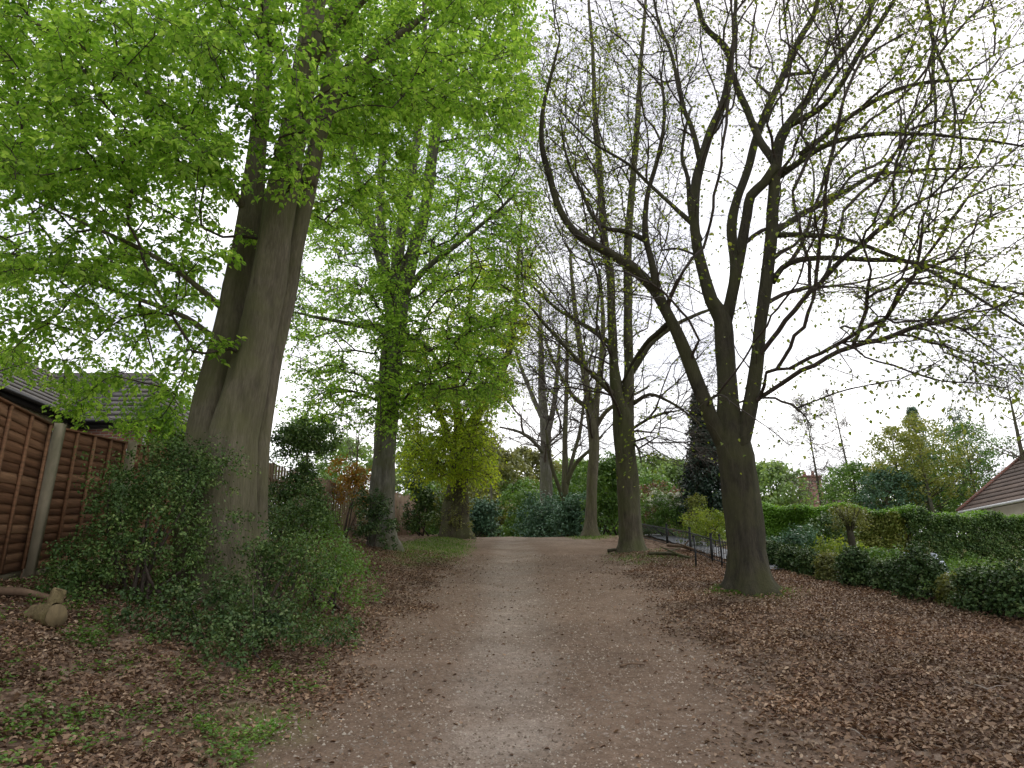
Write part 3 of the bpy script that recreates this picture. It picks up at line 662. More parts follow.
def bush(name, label, x, y, r, h, nc, nper, L, m, cr=.18, cat='bush', group=None, simple=True, lw=.6, stems=5, zb=None, flowers=0, lift=0, stemm=None, extra=None, pw=.4, hide=None):
    z0 = gz(x, y) if zb is None else zb
    root = thing(name, (x, y, z0), label, cat, group)
    acc = Acc(); c = np.array([x, y, z0 + lift + h * .38]); rr = np.array([r[0], r[1], h * .62])
    cen = lobes(nc, c, rr, pw)
    # uneven outline: push the lobes by noise
    ph = rng.uniform(0, 6, 3)
    cen = c + (cen - c) * (1 + .22 * np.sin(cen[:, :1] * 3.1 / max(r[0], .5) + ph[0]) * np.cos(cen[:, 2:] * 2.7 + ph[1]) + .13 * np.maximum(rng.normal(0, 1, (len(cen), 1)), 0))
    if extra is not None:
        for (ex, ey, ez, er, en) in extra:
            cen = np.concatenate([cen, lobes(en, np.array([ex, ey, ez]), np.array([er, er, er]), .5)])
    cen[:, 2] = np.maximum(cen[:, 2], ground_z(cen[:, 0], cen[:, 1]) + .03)
    foliage(acc, cen, nper, cr * rng.uniform(.6, 1.3, len(cen)), L, lw, simple)
    acc.build('foliage', m, root, (x, y, z0))
    st = Acc()
    for k in range(stems):
        q = cen[rng.integers(len(cen))]; b = np.array([x + rng.normal(0, r[0] * .2), y + rng.normal(0, r[1] * .2), z0 - .05])
        mid = (b + q) / 2 + rng.normal(0, .08, 3)
        pts, rd = resample([b, mid, q], [.012 + h * .008, .01 + h * .005, .004], .2); st.tube(pts, rd, 6)
    if stems: st.build('stems', stemm or M['twig'], root, (x, y, z0))
    if flowers:
        fa = Acc(); tp = cen[cen[:, 2] > z0 + h * .6]; tp = tp[rng.integers(0, len(tp), flowers)] + np.array([0, 0, cr * .6]); foliage(fa, tp, 12, cr * .5, (.07, .11), .9, True)
        fa.build('blossoms', M['blossom'], root, (x, y, z0))
    return root
def at_px(px, Y):      # ground x for image column at row ~540
    return (px - 512) / F / 1.02 * Y

# big holly thicket round the near left tree
bush('holly_bush', 'dark glossy holly thicket in front of the wooden fence, left of the big trunk', -3.95, 7.75, (.80, .6), 1.5, 330, 34, (.022, .045), M['leaf_holly'], .15, group='holly round the big trunk', simple=False, stems=12, lw=.62,
     extra=[(-4.05, 8.4, 3.05, .42, 70), (-3.7, 8.1, 3.1, .36, 34), (-4.6, 7.6, 1.9, .34, 26), (-4.5, 8.7, 2.7, .32, 30), (-4.3, 7.2, 1.7, .35, 26)])
bush('holly_bush', 'dark holly growing against the foot of the big trunk, on its path side', -2.7, 8.15, (.62, .5), 1.25, 170, 26, (.022, .045), M['leaf_holly'], .15, group='holly round the big trunk', simple=False, stems=10, lw=.62,
     extra=[(-3.25, 8.0, 2.95, .34, 18), (-2.5, 8.7, 2.7, .35, 30), (-2.2, 8.3, 1.9, .3, 26)])
bush('holly_bush', 'taller holly behind the big trunk reaching up before the picket fence', -3.9, 11.0, (.6, .6), 1.2, 120, 26, (.03, .05), M['leaf_ivy'], .2, group='holly round the big trunk', stems=8)
bush('laurel_bush', 'low spreading evergreen growth at the edge of the leaves, nearest the path', -2.6, 6.95, (.95, .5), .38, 120, 24, (.02, .045), M['leaf_ivy'], .11, simple=False, stems=5, lw=.65, extra=[(-2.2, 7.1, gz(-2.2, 7.1) + .3, .28, 30), (-3.1, 7.0, gz(-3.1, 7.) + .25, .25, 26), (-2.75, 7.2, gz(-2.7, 7.2) + .35, .3, 30), (-1.75, 7.6, gz(-1.7, 7.6) + .12, .22, 14), (-3.5, 6.8, gz(-3.5, 6.8) + .15, .25, 16), (-2.5, 6.5, gz(-2.5, 6.5) + .1, .3, 16)])
bush('laurel_bush', 'sparse brighter shrub between the holly and the pale grey trunk', -2.35, 9.6, (.55, 1.1), .95, 170, 26, (.03, .05), M['leaf_grn'], .16, stems=8)
bush('ivy_clump', 'ivy climbing the foot of the pale grey trunk', -3.35, 17.5, (.55, .5), 1.35, 130, 26, (.05, .08), M['leaf_ivy'], .16, stems=3)
bush('ivy_clump', 'ivy growing thickly over the leaning trunk foot at the last tree on the left', -2.05, 25.7, (.72, .55), 2.2, 90, 22, (.06, .1), M['leaf_olive'], .22, stems=3)
bush('ivy_clump', 'ivy mass draped along the picket fence behind the holly', -5.05, 13.4, (.4, 1.9), 1.25, 130, 22, (.05, .08), M['leaf_holly'], .24, stems=3)
bush('ivy_clump', 'mixed ivy and seedlings at the foot of the picket fence, nearer the pale grey trunk', -4.5, 16.5, (.5, 2.2), .8, 150, 22, (.05, .08), M['leaf_grn'], .2, stems=3)
bush('clipped_bush', 'dark rounded bush top rising over the picket fence', -4.4, 14.8, (.72, .6), .8, 170, 30, (.05, .08), M['leaf_holly'], .17, lift=1.75, stems=0, zb=gz(-4.4, 14.8), extra=[(-4.4, 14.8, gz(-4.4, 14.8) + 1.2, .45, 60), (-4.7, 14.6, gz(-4.4, 14.8) + .8, .4, 40), (-4.2, 15.2, gz(-4.4, 14.8) + .7, .4, 40), (-4.5, 15., gz(-4.4, 14.8) + .3, .5, 40)])
bush('garden_shrub', 'orange-leaved shrub peeping above the picket fence', at_px(350, 21) * 1.03, 21, (.8, .6), 1.3, 90, 26, (.06, .1), M['leaf_orange'], .2, lift=1.0)
bush('evergreen_bush', 'dark green bush between the board fence and the ivy-grown leaning trunk', at_px(422, 27), 27, (.85, .7), 2.2, 200, 30, (.08, .12), M['leaf_holly'], .25)
bush('garden_shrub', 'yellow-green leafy shrub between fence end and house window', -6.3, 12.3, (.75, .8), 2.9, 230, 26, (.05, .08), M['leaf_bright'], .22)

def bgtree(name, label, px, Y, w, top, m, L=(.12, .2), nc=200, nper=30, cr=.5, trunkw=.14, bark=None, shape='round', cbot=.3, group=None, zb=None, lean=0, cat='tree', bare=0):
    """tree whose crown tops out at image row `top` when seen from the path; w = crown radius in metres"""
    x = at_px(px, Y); z0 = gz(x, Y) if zb is None else zb
    zt = P(px, top, Y)[2]; h = zt - z0
    root = thing(name, (x, Y, z0), label, cat, group); bs = (x, Y, z0)
    ac = Acc(); st = Acc(); br = st if nc < 60 else Acc()
    n = nc if bare else int(nc * 1.7); t = rng.random(n)
    zc = z0 + h * (cbot + (1 - cbot) * t)
    if shape == 'cone': rad = w * (1.02 - t) ** .85
    elif shape == 'column': rad = w * np.sqrt(np.clip(np.sin(np.pi * (.08 + .9 * t)), .05, 1))
    else: rad = w * np.sqrt(np.clip(1 - (2 * t - .85) ** 2 / 1.33, .03, 1))
    an = rng.uniform(0, 6.3, n); rr = rad * rng.random(n) ** .4 * (1 + .25 * np.sin(an * 3 + zc * 1.3))
    cen = np.stack([x + lean * t * h + np.cos(an) * rr, Y + np.sin(an) * rr, zc], 1)
    pts, rd = resample([[x, Y, z0 - .1], [x + lean * h * .25, Y, z0 + h * .35], [x + lean * h * .7, Y, z0 + h * .93]], [trunkw * 1.3, trunkw * .8, trunkw * .15], .6)
    st.tube(pts, rd, 10, flute=.05, rough=.02)
    for k in range(0, n, 3 if bare else 9):
        q = cen[k]; zi = max(z0 + h * .2, q[2] - np.hypot(q[0] - x, q[1] - Y) * (.7 if shape != 'cone' else .0) - .2)
        f = (zi - z0) / h; b = np.array([x + lean * h * f, Y, zi]); mid = b * .45 + q * .55 + np.array([0, 0, -.08 * w])
        p, r_ = resample([b, mid, q], [trunkw * .22, trunkw * .13, trunkw * .05], .5); br.tube(p, r_, 4, cap=False)
    st.build('trunk', bark or M['bark_mid'], root, bs, smooth=True)
    if bare:
        for q in cen:
            for k in range(bare):
                d = norm(rng.standard_normal(3) + np.array([q[0] - x, q[1] - Y, .6]) * .5); ln = rng.uniform(.5, 1.2)
                br.tube([q, q + d * ln * .5, q + d * ln + [0, 0, -.05]], [.012, .009, .005], 3, cap=False)
    if br is not st: br.build('branches', M['twig_pale'] if bare else M['twig'], root, bs)
    if nper:
        foliage(ac, cen, nper, cr * rng.uniform(.55, 1.3, n), L, .6, True)
        ac.build('crown', m, root, bs)
    return root
GB = 'trees closing the end of the path'
# end of the path
for (nm_, lab, px, Yk, rx, h, m, L_, nc) in [
    ('rhododendron', 'blue-green evergreen shrub under the large pale bare trunk', 549, 36, 1.5, 2.0, 'leaf_teal', (.1, .16), 170),
    ('rhododendron', 'blue-green evergreen shrub between the low-forking tree and the slender third tree', 578, 33.5, 1.1, 1.7, 'leaf_teal', (.1, .16), 150),
    ('rhododendron', 'small grey-green shrub right of the leaning ivy-grown trunk', 478, 33, .8, 1.5, 'leaf_teal', (.1, .16), 110),
    ('green_shrub', 'bright green shrub right of the dark gap at the path end', 528, 40, 1.5, 3.0, 'leaf_grn', (.12, .18), 170),
    ('green_shrub', 'mid green shrub between the slender third tree and the divided trunk', 613, 30, 1.0, 3.1, 'leaf_grn', (.1, .16), 190),
    ('green_shrub', 'tall dark green shrub behind the slender third tree', 600, 39, 2.2, 4.4, 'leaf_grn', (.12, .18), 230),
    ('green_shrub', 'dull green shrub left of the dark gap at the path end', 495, 42, 1.3, 3.0, 'leaf_olive', (.12, .18), 130)]:
    bush(nm_, lab, at_px(px, Yk), Yk, (rx * 1.15, rx * .9), h * 1.08, int(nc * 1.7), 30, L_, M[m], .32, cat='shrub', group='shrubs at the path end')
bgtree('budding_tree', 'olive-brown budding tree left of the large pale trunk, lower of two', 497, 48, 3.0, 452, M['leaf_olive'], nc=230, nper=30, group=GB, cbot=.1, L=(.2, .3))
bgtree('budding_tree', 'russet-twigged budding tree touching the large pale trunk', 525, 54, 3.6, 450, M['leaf_olive'], nc=260, nper=32, group=GB, cbot=.1, L=(.2, .3))
bgtree('budding_tree', 'green-topped tree behind the hanging yellow-green leaves', 470, 50, 3.5, 430, M['leaf_olive'], nc=240, nper=30, group=GB, cbot=.1, L=(.2, .3))
bgtree('pale_trunk_tree', 'thin pale leaning stem in front of the dull green shrub', 491, 37, .7, 440, M['leaf_olive'], nc=22, nper=14, cr=.3, trunkw=.09, bark=M['bark_grey'], group=GB, cbot=.5)
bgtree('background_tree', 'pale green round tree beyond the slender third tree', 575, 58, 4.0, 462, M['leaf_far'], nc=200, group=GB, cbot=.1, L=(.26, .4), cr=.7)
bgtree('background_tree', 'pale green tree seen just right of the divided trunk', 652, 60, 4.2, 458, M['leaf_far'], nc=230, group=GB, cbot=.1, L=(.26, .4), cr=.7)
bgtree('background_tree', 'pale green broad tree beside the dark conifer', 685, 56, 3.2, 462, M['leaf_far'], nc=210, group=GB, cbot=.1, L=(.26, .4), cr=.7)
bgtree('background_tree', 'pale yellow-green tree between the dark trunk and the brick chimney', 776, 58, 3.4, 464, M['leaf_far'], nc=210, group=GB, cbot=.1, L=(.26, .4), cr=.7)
bush('red_shrub', 'reddish-brown shrub above the blossom bush', at_px(662, 36), 36, (1.7, 1.2), 2.6, 170, 26, (.1, .16), M['leaf_red'], .35, cat='shrub', lift=.4)
# right side gardens
bush('blossom_bush', 'rounded dark hedge bush topped with white blossom behind the low railing', at_px(671, 25), 25.5, (1.05, .8), 1.55, 330, 34, (.05, .08), M['leaf_grn'], .18, cat='bush', flowers=80)
bgtree('conifer', 'dark dense conifer half hidden behind the mossy-footed trunk', 712, 25, 1.05, 392, M['leaf_conif'], L=(.08, .14), nc=420, nper=44, cr=.3, shape='cone', cbot=.12)
bush('golden_shrub', 'small yellow shrub between the blossom bush and the conifer', at_px(699, 23.5), 23.5, (.4, .4), 1.15, 60, 26, (.05, .08), M['leaf_gold'], .16, cat='shrub', lift=.5)
bush('garden_shrub', 'light green spreading shrub over the driveway edge', at_px(712, 20.5), 20.5, (.95, .6), 1.15, 170, 24, (.05, .075), M['leaf_bud'], .18, cat='shrub')

def hedge(name, label, A, B, thick, ztA, ztB, n, L, m, cat='hedge', group=None, bulge=.12, m2=None):
    A = np.array(A, float); B = np.array(B, float); ln = np.linalg.norm(B - A); t = (B - A) / ln; nrm = np.array([-t[1], t[0]])
    c = (A + B) / 2; z0 = gz(*c); root = thing(name, (c[0], c[1], z0), label, cat, group); bs = (c[0], c[1], z0)
    def sample(n, top):
        s = rng.random(n) * ln; pxy = A + s[:, None] * t; zb = ground_z(pxy[:, 0], pxy[:, 1])
        zt = ztA + (ztB - ztA) * s / ln + .07 * np.sin(s * 2.3 + 1) + .05 * np.sin(s * 5.1)
        w = rng.uniform(-1, 1, n)
        if top: zz = zt - rng.random(n) ** 2 * .2; off = w * thick / 2
        else:
            zz = zb + (zt - zb) * rng.random(n); off = np.where(rng.random(n) < .8, -np.sign(np.dot(nrm, -c)) * -1, 1) * thick / 2 * (1 - .45 * rng.random(n) ** 2)
            off = np.abs(off) * np.where(rng.random(n) < .8, (1 if np.dot(nrm, -c) > 0 else -1), (-1 if np.dot(nrm, -c) > 0 else 1))
        off = off * (1 + bulge * np.sin(s * 3.3 + zz * 2))
        return np.stack([pxy[:, 0] + nrm[0] * off, pxy[:, 1] + nrm[1] * off, zz], 1)
    ac = Acc(); cen = np.concatenate([sample(int(n * .68), False), sample(int(n * .32), True)]); foliage(ac, cen, 22, .12, L, .6, True)
    ac.build('foliage', m, root, bs)
    if m2:
        ac = Acc(); foliage(ac, sample(int(n * .3), True) + [0, 0, .07], 20, .09, L, .6, True); ac.build('new_growth', m2, root, bs)
    st = Acc(); 
    for k in range(int(ln / .5)):
        q = A + t * (k + .5) * .5; zb = gz(*q); zt = ztA + (ztB - ztA) * k * .5 / ln
        for e in range(5):
            st.tube([[q[0], q[1], zb - .05], [q[0] + rng.normal(0, .12), q[1] + rng.normal(0, .12), (zb + zt) / 2], [q[0] + rng.normal(0, .25), q[1] + rng.normal(0, .25), zt - .1]], [.02, .014, .005], 5)
    st.build('stems', M['twig'], root, bs)
    return root
pa = P(896, 514, 18.6); pb = P(1085, 524, 20.6)
hedge('garden_hedge', 'tall dark clipped hedge in front of the bungalow, green along its top', pa[:2], pb[:2], .8, pa[2], pb[2], 2600, (.045, .07), M['leaf_holly'], m2=M['leaf_bright'])
pa = P(752, 508, 22); pb = P(842, 508, 20.4)
hedge('garden_hedge', 'bright green bulging hedge just right of the mossy-footed trunk', pa[:2], pb[:2], 1.3, pa[2], pb[2], 2200, (.05, .08), M['leaf_bright'], bulge=.3)
pa = P(838, 512, 20.0); pb = P(905, 514, 18.8)
hedge('garden_hedge', 'yellowish overgrown stretch of hedge joining the bright and the dark hedge', pa[:2], pb[:2], 1.0, pa[2], pb[2], 1100, (.05, .08), M['leaf_gold'], bulge=.3, m2=M['leaf_bright'])
bush('dark_bush', 'dark bush set in the face of the bright green hedge', at_px(822, 18.6), 18.6, (.8, .5), 1.15, 150, 26, (.05, .08), M['leaf_holly'], .18, zb=gz(8, 18.6) + .1)
bush('garden_shrub', 'grey-green leafy shrub touching the right side of the mossy-footed trunk', at_px(788, 16.2), 16.2, (.75, .5), 1.0, 170, 26, (.05, .08), M['leaf_teal'], .16, cat='shrub')
bush('garden_shrub', 'light yellow-green low shrub left of the topiary stem', at_px(826, 16.2), 16.2, (.9, .6), .95, 170, 26, (.045, .07), M['leaf_bud'], .16, cat='shrub')
bush('garden_shrub', 'green tangled shrub right of the topiary stem', at_px(878, 14.8), 14.8, (.7, .5), .95, 150, 26, (.045, .07), M['leaf_grn'], .15, cat='shrub')
# small standard tree
x_, y_ = at_px(852, 13.6), 13.6
rt_ = thing('standard_tree', (x_, y_, gz(x_, y_)), 'small stubby garden tree with loose olive head among the shrubs', 'tree'); bs = (x_, y_, gz(x_, y_))
st = Acc(); p, r_ = resample([[x_, y_, bs[2] - .1], [x_ + .02, y_, bs[2] + .5], [x_ - .03, y_, bs[2] + 1.1]], [.085, .07, .06], .1); st.tube(p, r_, 12, flute=.08, rough=.03)
for k in range(9):
    an = k * .7; st.tube([[x_ - .03, y_, bs[2] + .95], [x_ + .08 * math.cos(an), y_ + .08 * math.sin(an), bs[2] + 1.25], [x_ + .22 * math.cos(an), y_ + .22 * math.sin(an), bs[2] + 1.5]], [.025, .016, .006], 5)
st.build('trunk', M['bark_dark'], rt_, bs, smooth=True)
ac = Acc(); foliage(ac, lobes(90, np.array([x_, y_, bs[2] + 1.3]), np.array([.36, .34, .26])), 14, .13, (.03, .05), .6, True); ac.build('crown', M['leaf_olive'], rt_, bs)

# row of ivy covered stumps marking the edge
IV = [(1046, 640, 8.7, .62, .85), (1006, 628, 9.3, .5, .75), (972, 615, 9.9, .34, .52), (937, 606, 10.5, .42, .8), (903, 592, 11.3, .36, .62), (866, 588, 11.9, .34, .66), (838, 582, 12.7, .3, .58), (815, 575, 13.4, .28, .5), (795, 570, 14.1, .28, .52), (777, 568, 14.9, .3, .6)]
lab = ['largest ivy mound, cut by the right edge of the picture', 'big ivy mound second from the right edge', 'low rough ivy mound between two bigger dark mounds near the right edge', 'bushy ivy mound with pale upper leaves in front of the white sacks', 'ivy mound just left of the white sacks',
       'dark glossy ivy mound in front of the stubby garden tree', 'brownish ivy mound just left of the stubby garden tree', 'small ivy mound below the yellow-green shrub', 'small ivy mound third from the mossy-footed trunk end', 'ivy mound nearest the mossy-footed trunk']
for (px, py, Yk, w, h), lb in zip(IV, lab):
    q = P(px, py, Yk); x_ = q[0]
    k = IV.index((px, py, Yk, w, h))
    bush('ivy_mound', lb, x_, Yk + .2, (w * .78, w * .75), h * .82, 150, 30, (.03, .055), M['leaf_ivy'] if k not in (2, 6) else M['leaf_olive'], .12, cat='ivy', group='ivy mounds along the path edge', simple=False, stems=3, lw=.8, pw=.3)
# brown-green ivy strip behind joined: low ground ivy
a = Acc(); n = 150
tt = rng.random(n); yy = 8.5 + tt * 7; xx = 6.45 - (yy - 9) * .13 + rng.normal(0, .3, n)
cen = np.stack([xx, yy, ground_z(xx, yy) + rng.random(n) * .16], 1); foliage(a, cen, 22, .14, (.03, .05), .8, True)
o = a.build('ground_ivy', M['leaf_ivy']); tag(o, 'creeping ivy spreading between the mounds along the garden edge', 'ivy', kind='stuff')
# garden greenery floor
a = Acc(); n = 2600; xx = rng.uniform(6.3, 12, n); yy = rng.uniform(10, 19, n); k = xx < .72 * yy + .5; xx = xx[k]; yy = yy[k]
cen = np.stack([xx, yy, ground_z(xx, yy) + rng.random(len(xx)) * .25], 1); foliage(a, cen, 16, .16, (.04, .07), .5, True)
o = a.build('undergrowth', M['leaf_grn']); tag(o, 'green garden undergrowth between the ivy mounds and the hedges', 'undergrowth', kind='stuff')

# right trees
GR = 'trees behind the right-hand hedges'
bgtree('alder_tree', 'wispy nearly bare tree right of the brick chimney, leftmost of two', 828, 42, 2.6, 398, M['leaf_conif'], nc=140, nper=9, L=(.05, .09), cr=.45, trunkw=.10, group=GR, bare=5, cbot=.25, bark=M['bark_dark'], shape='cone', lean=-.06)
bgtree('alder_tree', 'wispy leaning bare tree beside the broad gold-green trees', 864, 46, 2.4, 388, M['leaf_conif'], nc=110, nper=9, L=(.05, .09), cr=.45, trunkw=.11, group=GR, bare=5, cbot=.3, bark=M['bark_dark'], shape='cone', lean=-.10)
bgtree('garden_tree', 'dull green tree under the wispy bare trees', 862, 36, 1.9, 464, M['leaf_grn'], nc=190, nper=30, L=(.1, .15), cr=.4, group=GR, cbot=.1)
bgtree('garden_tree', 'dark blue-green tree left of the gold-green trees', 893, 33, 1.4, 470, M['leaf_teal'], nc=150, nper=30, L=(.1, .14), cr=.35, group=GR, cbot=.1)
bgtree('garden_tree', 'gold-green tree left of the pointed conifer top', 908, 34, 1.5, 428, M['leaf_gold'], nc=120, nper=22, L=(.1, .15), cr=.32, group=GR, cbot=.3, trunkw=.09)
bgtree('garden_tree', 'gold-green middle tree with pale slanting stems', 938, 33, 2.0, 418, M['leaf_gold'], nc=150, nper=22, L=(.1, .15), cr=.34, group=GR, cbot=.33, trunkw=.10, bark=M['bark_grey'], lean=-.05)
bgtree('garden_tree', 'green tree behind the bungalow roof', 984, 35, 2.3, 424, M['leaf_grn'], nc=200, nper=24, L=(.1, .15), cr=.36, group=GR, cbot=.2, trunkw=.10)
bgtree('garden_tree', 'dark filler tree low behind the gold-green trees', 945, 38, 3.0, 452, M['leaf_grn'], nc=220, nper=26, L=(.12, .17), cr=.4, group=GR, cbot=.05)
bgtree('conifer', 'small pointed conifer top among the gold-green trees', 934, 37, 1.2, 408, M['leaf_teal'], nc=120, nper=26, L=(.1, .15), cr=.28, shape='cone', group=GR)
bgtree('conifer', 'bluish rounded conifer top beside the bungalow roof', 975, 40, 1.6, 408, M['leaf_teal'], nc=100, nper=20, L=(.1, .15), cr=.35, shape='column', group=GR)
bgtree('budding_tree', 'twiggy budding tree standing over the bungalow', 1040, 30, 2.4, 370, M['leaf_teal'], nc=90, nper=8, L=(.06, .1), cr=.5, group=GR, bare=4, cbot=.3)
# left trees behind the fences
GL = 'trees behind the left-hand fences'
bgtree('garden_tree', 'green tree beyond the picket fence between the two big trunks', 300, 30, 2.1, 415, M['leaf_grn'], nc=150, nper=24, L=(.1, .15), cr=.38, group=GL, cbot=.25)
bgtree('bare_tree', 'bare branching tree beyond the orange shrub', 352, 36, 2.2, 415, M['leaf_far'], nc=70, nper=0, group=GL, bare=6, cbot=.3, trunkw=.1)
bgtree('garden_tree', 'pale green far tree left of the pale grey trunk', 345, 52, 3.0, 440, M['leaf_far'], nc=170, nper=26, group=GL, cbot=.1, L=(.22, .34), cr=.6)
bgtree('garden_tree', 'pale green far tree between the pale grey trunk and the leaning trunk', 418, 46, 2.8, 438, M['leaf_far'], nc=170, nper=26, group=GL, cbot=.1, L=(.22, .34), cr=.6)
bgtree('garden_tree', 'green tree beside the grey-roofed bungalow, left of the big trunk', 170, 24, 1.6, 400, M['leaf_bright'], nc=150, nper=26, group=GL, cbot=.15, L=(.08, .12), cr=.32)
# far wood
a = Acc(); n = 3600; an = rng.uniform(-1.0, 1.0, n); D = rng.uniform(75, 125, n)
xx = np.sin(an) * D; yy = np.cos(an) * D; H = 5 + (D * .155) * rng.random(n) * (.75 + .25 * np.sin(an * 23) * np.sin(an * 7 + 1))
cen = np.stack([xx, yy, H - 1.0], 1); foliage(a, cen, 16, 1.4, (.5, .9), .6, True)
o = a.build('distant_woodland', M['leaf_far']); tag(o, 'far pale green line of woodland on the horizon', 'woodland', kind='stuff')

# ------------------------------------------------------------------ fences
def zline(A, B, s): return A + (B - A) * s
fx = [(-5.0, 4.7), (-5.2, 6.3), (-5.40, 8.1), (-5.52, 9.95), (-5.5, 11.75), (-5.45, 13.55)]
ftop = [3.55, 3.60, 3.57, 3.76, 4.02, 4.28]
fr = thing('lap_fence', (-5.4, 8.1, gz(-5.4, 8.1)), 'brown overlapping-board garden fence with pale concrete posts on the left', 'fence'); fb = (-5.4, 8.1, gz(-5.4, 8.1))
for k in range(len(fx) - 1):
    A = np.array([*fx[k], ftop[k]]); B = np.array([*fx[k + 1], ftop[k + 1]]); zb0, zb1 = gz(*fx[k]) - .02, gz(*fx[k + 1]) - .02
    d = norm((B - A)[:2]); nr = np.array([d[1], -d[0]])      # towards the path
    if nr[0] < 0: nr = -nr
    A2 = A[:2] + d * .06; B2 = B[:2] - d * .06
    ac = Acc(); nb = 16; H0, H1 = A[2] - zb0 - .17, B[2] - zb1 - .17
    for b in range(nb):
        segs = 10; S = np.linspace(0, 1, segs + 1); pts = []
        w0 = rng.normal(0, .006); ph = rng.uniform(0, 6)
        lo = b / nb - .012; hi = (b + 1) / nb + .012 
        for s in S:
            xy = A2 * (1 - s) + B2 * s; zb = zb0 + .15 + (zb1 - zb0) * s; h = H0 * (1 - s) + H1 * s
            ed = .0035 * math.sin(s * 9 + ph) + w0 * .6
            zl = zb + h * lo + ed; zh = zb + h * hi
            o0 = nr * .030; o1 = nr * .010
            pts.append([[*(xy + o0), zl], [*(xy + o0 - nr * .012), zl], [*(xy + o1 - nr * .008), zh], [*(xy + o1), zh]])
        pts = np.array(pts).reshape(-1, 3); i = np.arange(segs)[:, None] * 4; j = np.arange(4)[None]
        q = np.stack([i + j, i + (j + 1) % 4, i + 4 + (j + 1) % 4, i + 4 + j], -1).reshape(-1, 4)
        ac.add(pts, np.concatenate([q, [[0, 3, 2, 1], [segs * 4, segs * 4 + 1, segs * 4 + 2, segs * 4 + 3]]]), val=rng.random())
    pn = ac.build('panel', M['fence_wood'], fr, fb)
    def slab(z_lo, z_hi, oa, ob, s0=0., s1=1., val=None):
        ac = Acc(); p = []
        for zz in (z_lo, z_hi):
            for s, oo in ((s0, oa), (s1, oa), (s1, ob), (s0, ob)):
                xy = A2 * (1 - s) + B2 * s + nr * oo; zb = zb0 + .15 + (zb1 - zb0) * s; h = H0 * (1 - s) + H1 * s
                p.append([*xy, zb + (h if zz >= 1 else 0) + (zz - 1 if zz >= 1 else zz)])
        ac.hexa(p, val=val); return ac
    slab(1.0, 1.022, -.02, .062, val=.2).build('capping', M['fence_wood'], fr, fb)
    slab(-.15, -.003, -.015, .018).build('gravel_board', M['concrete'], fr, fb)
    for b in range(5):
        s = (b + .0) / 4 * .96 + .02
        slab(0, 1.0, .0315, .058, s - .012, s + .012, val=.35 + .45 * rng.random()).build('batten', M['fence_wood'], pn, (0, 0, 0))
    pn_ch = [c for c in pn.children]
    for c_ in pn_ch:
        me_ = c_.data; co = np.zeros(len(me_.vertices) * 3, np.float32); me_.vertices.foreach_get("co", co); co = co.reshape(-1, 3) - np.array(fb, np.float32); me_.vertices.foreach_set("co", co.ravel())
    pz = gz(*fx[k + 1])
    if k < 5:
        ac = Acc(); c_ = np.array([*fx[k + 1]]); rz = math.atan2(d[1], d[0])
        c2 = c_ + nr * .05
        lo_ = c2 + d * 0
        p = []
        for zz, off in ((pz - .1, nr * .02), (ftop[k + 1] + .02, nr * .05)):
            for sx, sy in ((-.04, -.05), (.04, -.05), (.04, .05), (-.04, .05)):
                xy = c2 + off + d * sx + nr * sy; p.append([*xy, zz])
        ac.hexa(p); ac.build('post', M['concrete'], fr, fb)
# picket fence beyond
pk = thing('picket_fence', (-5.3, 18, gz(-5.3, 18)), 'weathered close-set vertical board fence behind the holly and pale grey trunk', 'fence'); pb_ = (-5.3, 18, gz(-5.3, 18))
line = [(-5.45, 13.65), (-5.3, 21.0), (-4.45, 28.0), (-4.0, 33.0)]
for s in range(3):
    A = np.array(line[s]); B = np.array(line[s + 1]); ln = np.linalg.norm(B - A); d = (B - A) / ln; nr = np.array([d[1], -d[0]]); ac = Acc(); nn_ = int(ln / .19)
    for k in range(nn_):
        q = A + d * (k + .5) * ln / nn_; zb = gz(*q); h = 1.62 + rng.normal(0, .03)
        ac.box((q[0] + nr[0] * .02, q[1] + nr[1] * .02, zb + h / 2), (.115, .018, h), math.atan2(d[1], d[0]), val=rng.random())
    ac.build('board_panel', M['pale_wood'], pk, pb_)
    ac = Acc()
    for zz in (.35, 1.3):
        p = []
        for dz in (0, .08):
            for (q, oo) in ((A, -.01), (B, -.01), (B, -.05), (A, -.05)): p.append([q[0] + nr[0] * oo, q[1] + nr[1] * oo, gz(*q) + zz + dz])
        ac.hexa(p)
    ac.build('rail', M['pale_wood'], pk, pb_)
    for k in range(int(ln / 2.4) + 1):
        q = A + d * k * 2.4; ac = Acc(); ac.box((q[0] - nr[0] * .11, q[1] - nr[1] * .11, gz(*q) + .8), (.1, .1, 1.75), math.atan2(d[1], d[0])); ac.build('post', M['pale_wood'], pk, pb_)
# low iron railing right
rl_ = [(4.55, 14.6), (4.45, 16.2), (4.55, 18.5), (4.5, 21), (4.35, 24.5)]
rr_ = thing('iron_railing', (4.5, 16, gz(4.5, 16)), 'low black iron railing beside the driveway, behind the dead branches', 'railing'); rb_ = (4.5, 16, gz(4.5, 16))
for s in range(len(rl_) - 1):
    A = np.array(rl_[s]); B = np.array(rl_[s + 1]); ln = np.linalg.norm(B - A); n_ = int(ln / .14); ac = Acc()
    for k in range(1, n_):
        q = A + (B - A) * k / n_; zb = gz(*q); ac.tube([[q[0], q[1], zb + .06], [q[0], q[1], zb + .52]], .009, 5)
    ac.build('bar_panel', M['iron'], rr_, rb_)
    for hh in (.07, .50):
        ac = Acc(); ac.tube([[A[0], A[1], gz(*A) + hh], [(A[0] + B[0]) / 2, (A[1] + B[1]) / 2, (gz(*A) + gz(*B)) / 2 + hh], [B[0], B[1], gz(*B) + hh]], .012, 6); ac.build('rail', M['iron'], rr_, rb_)
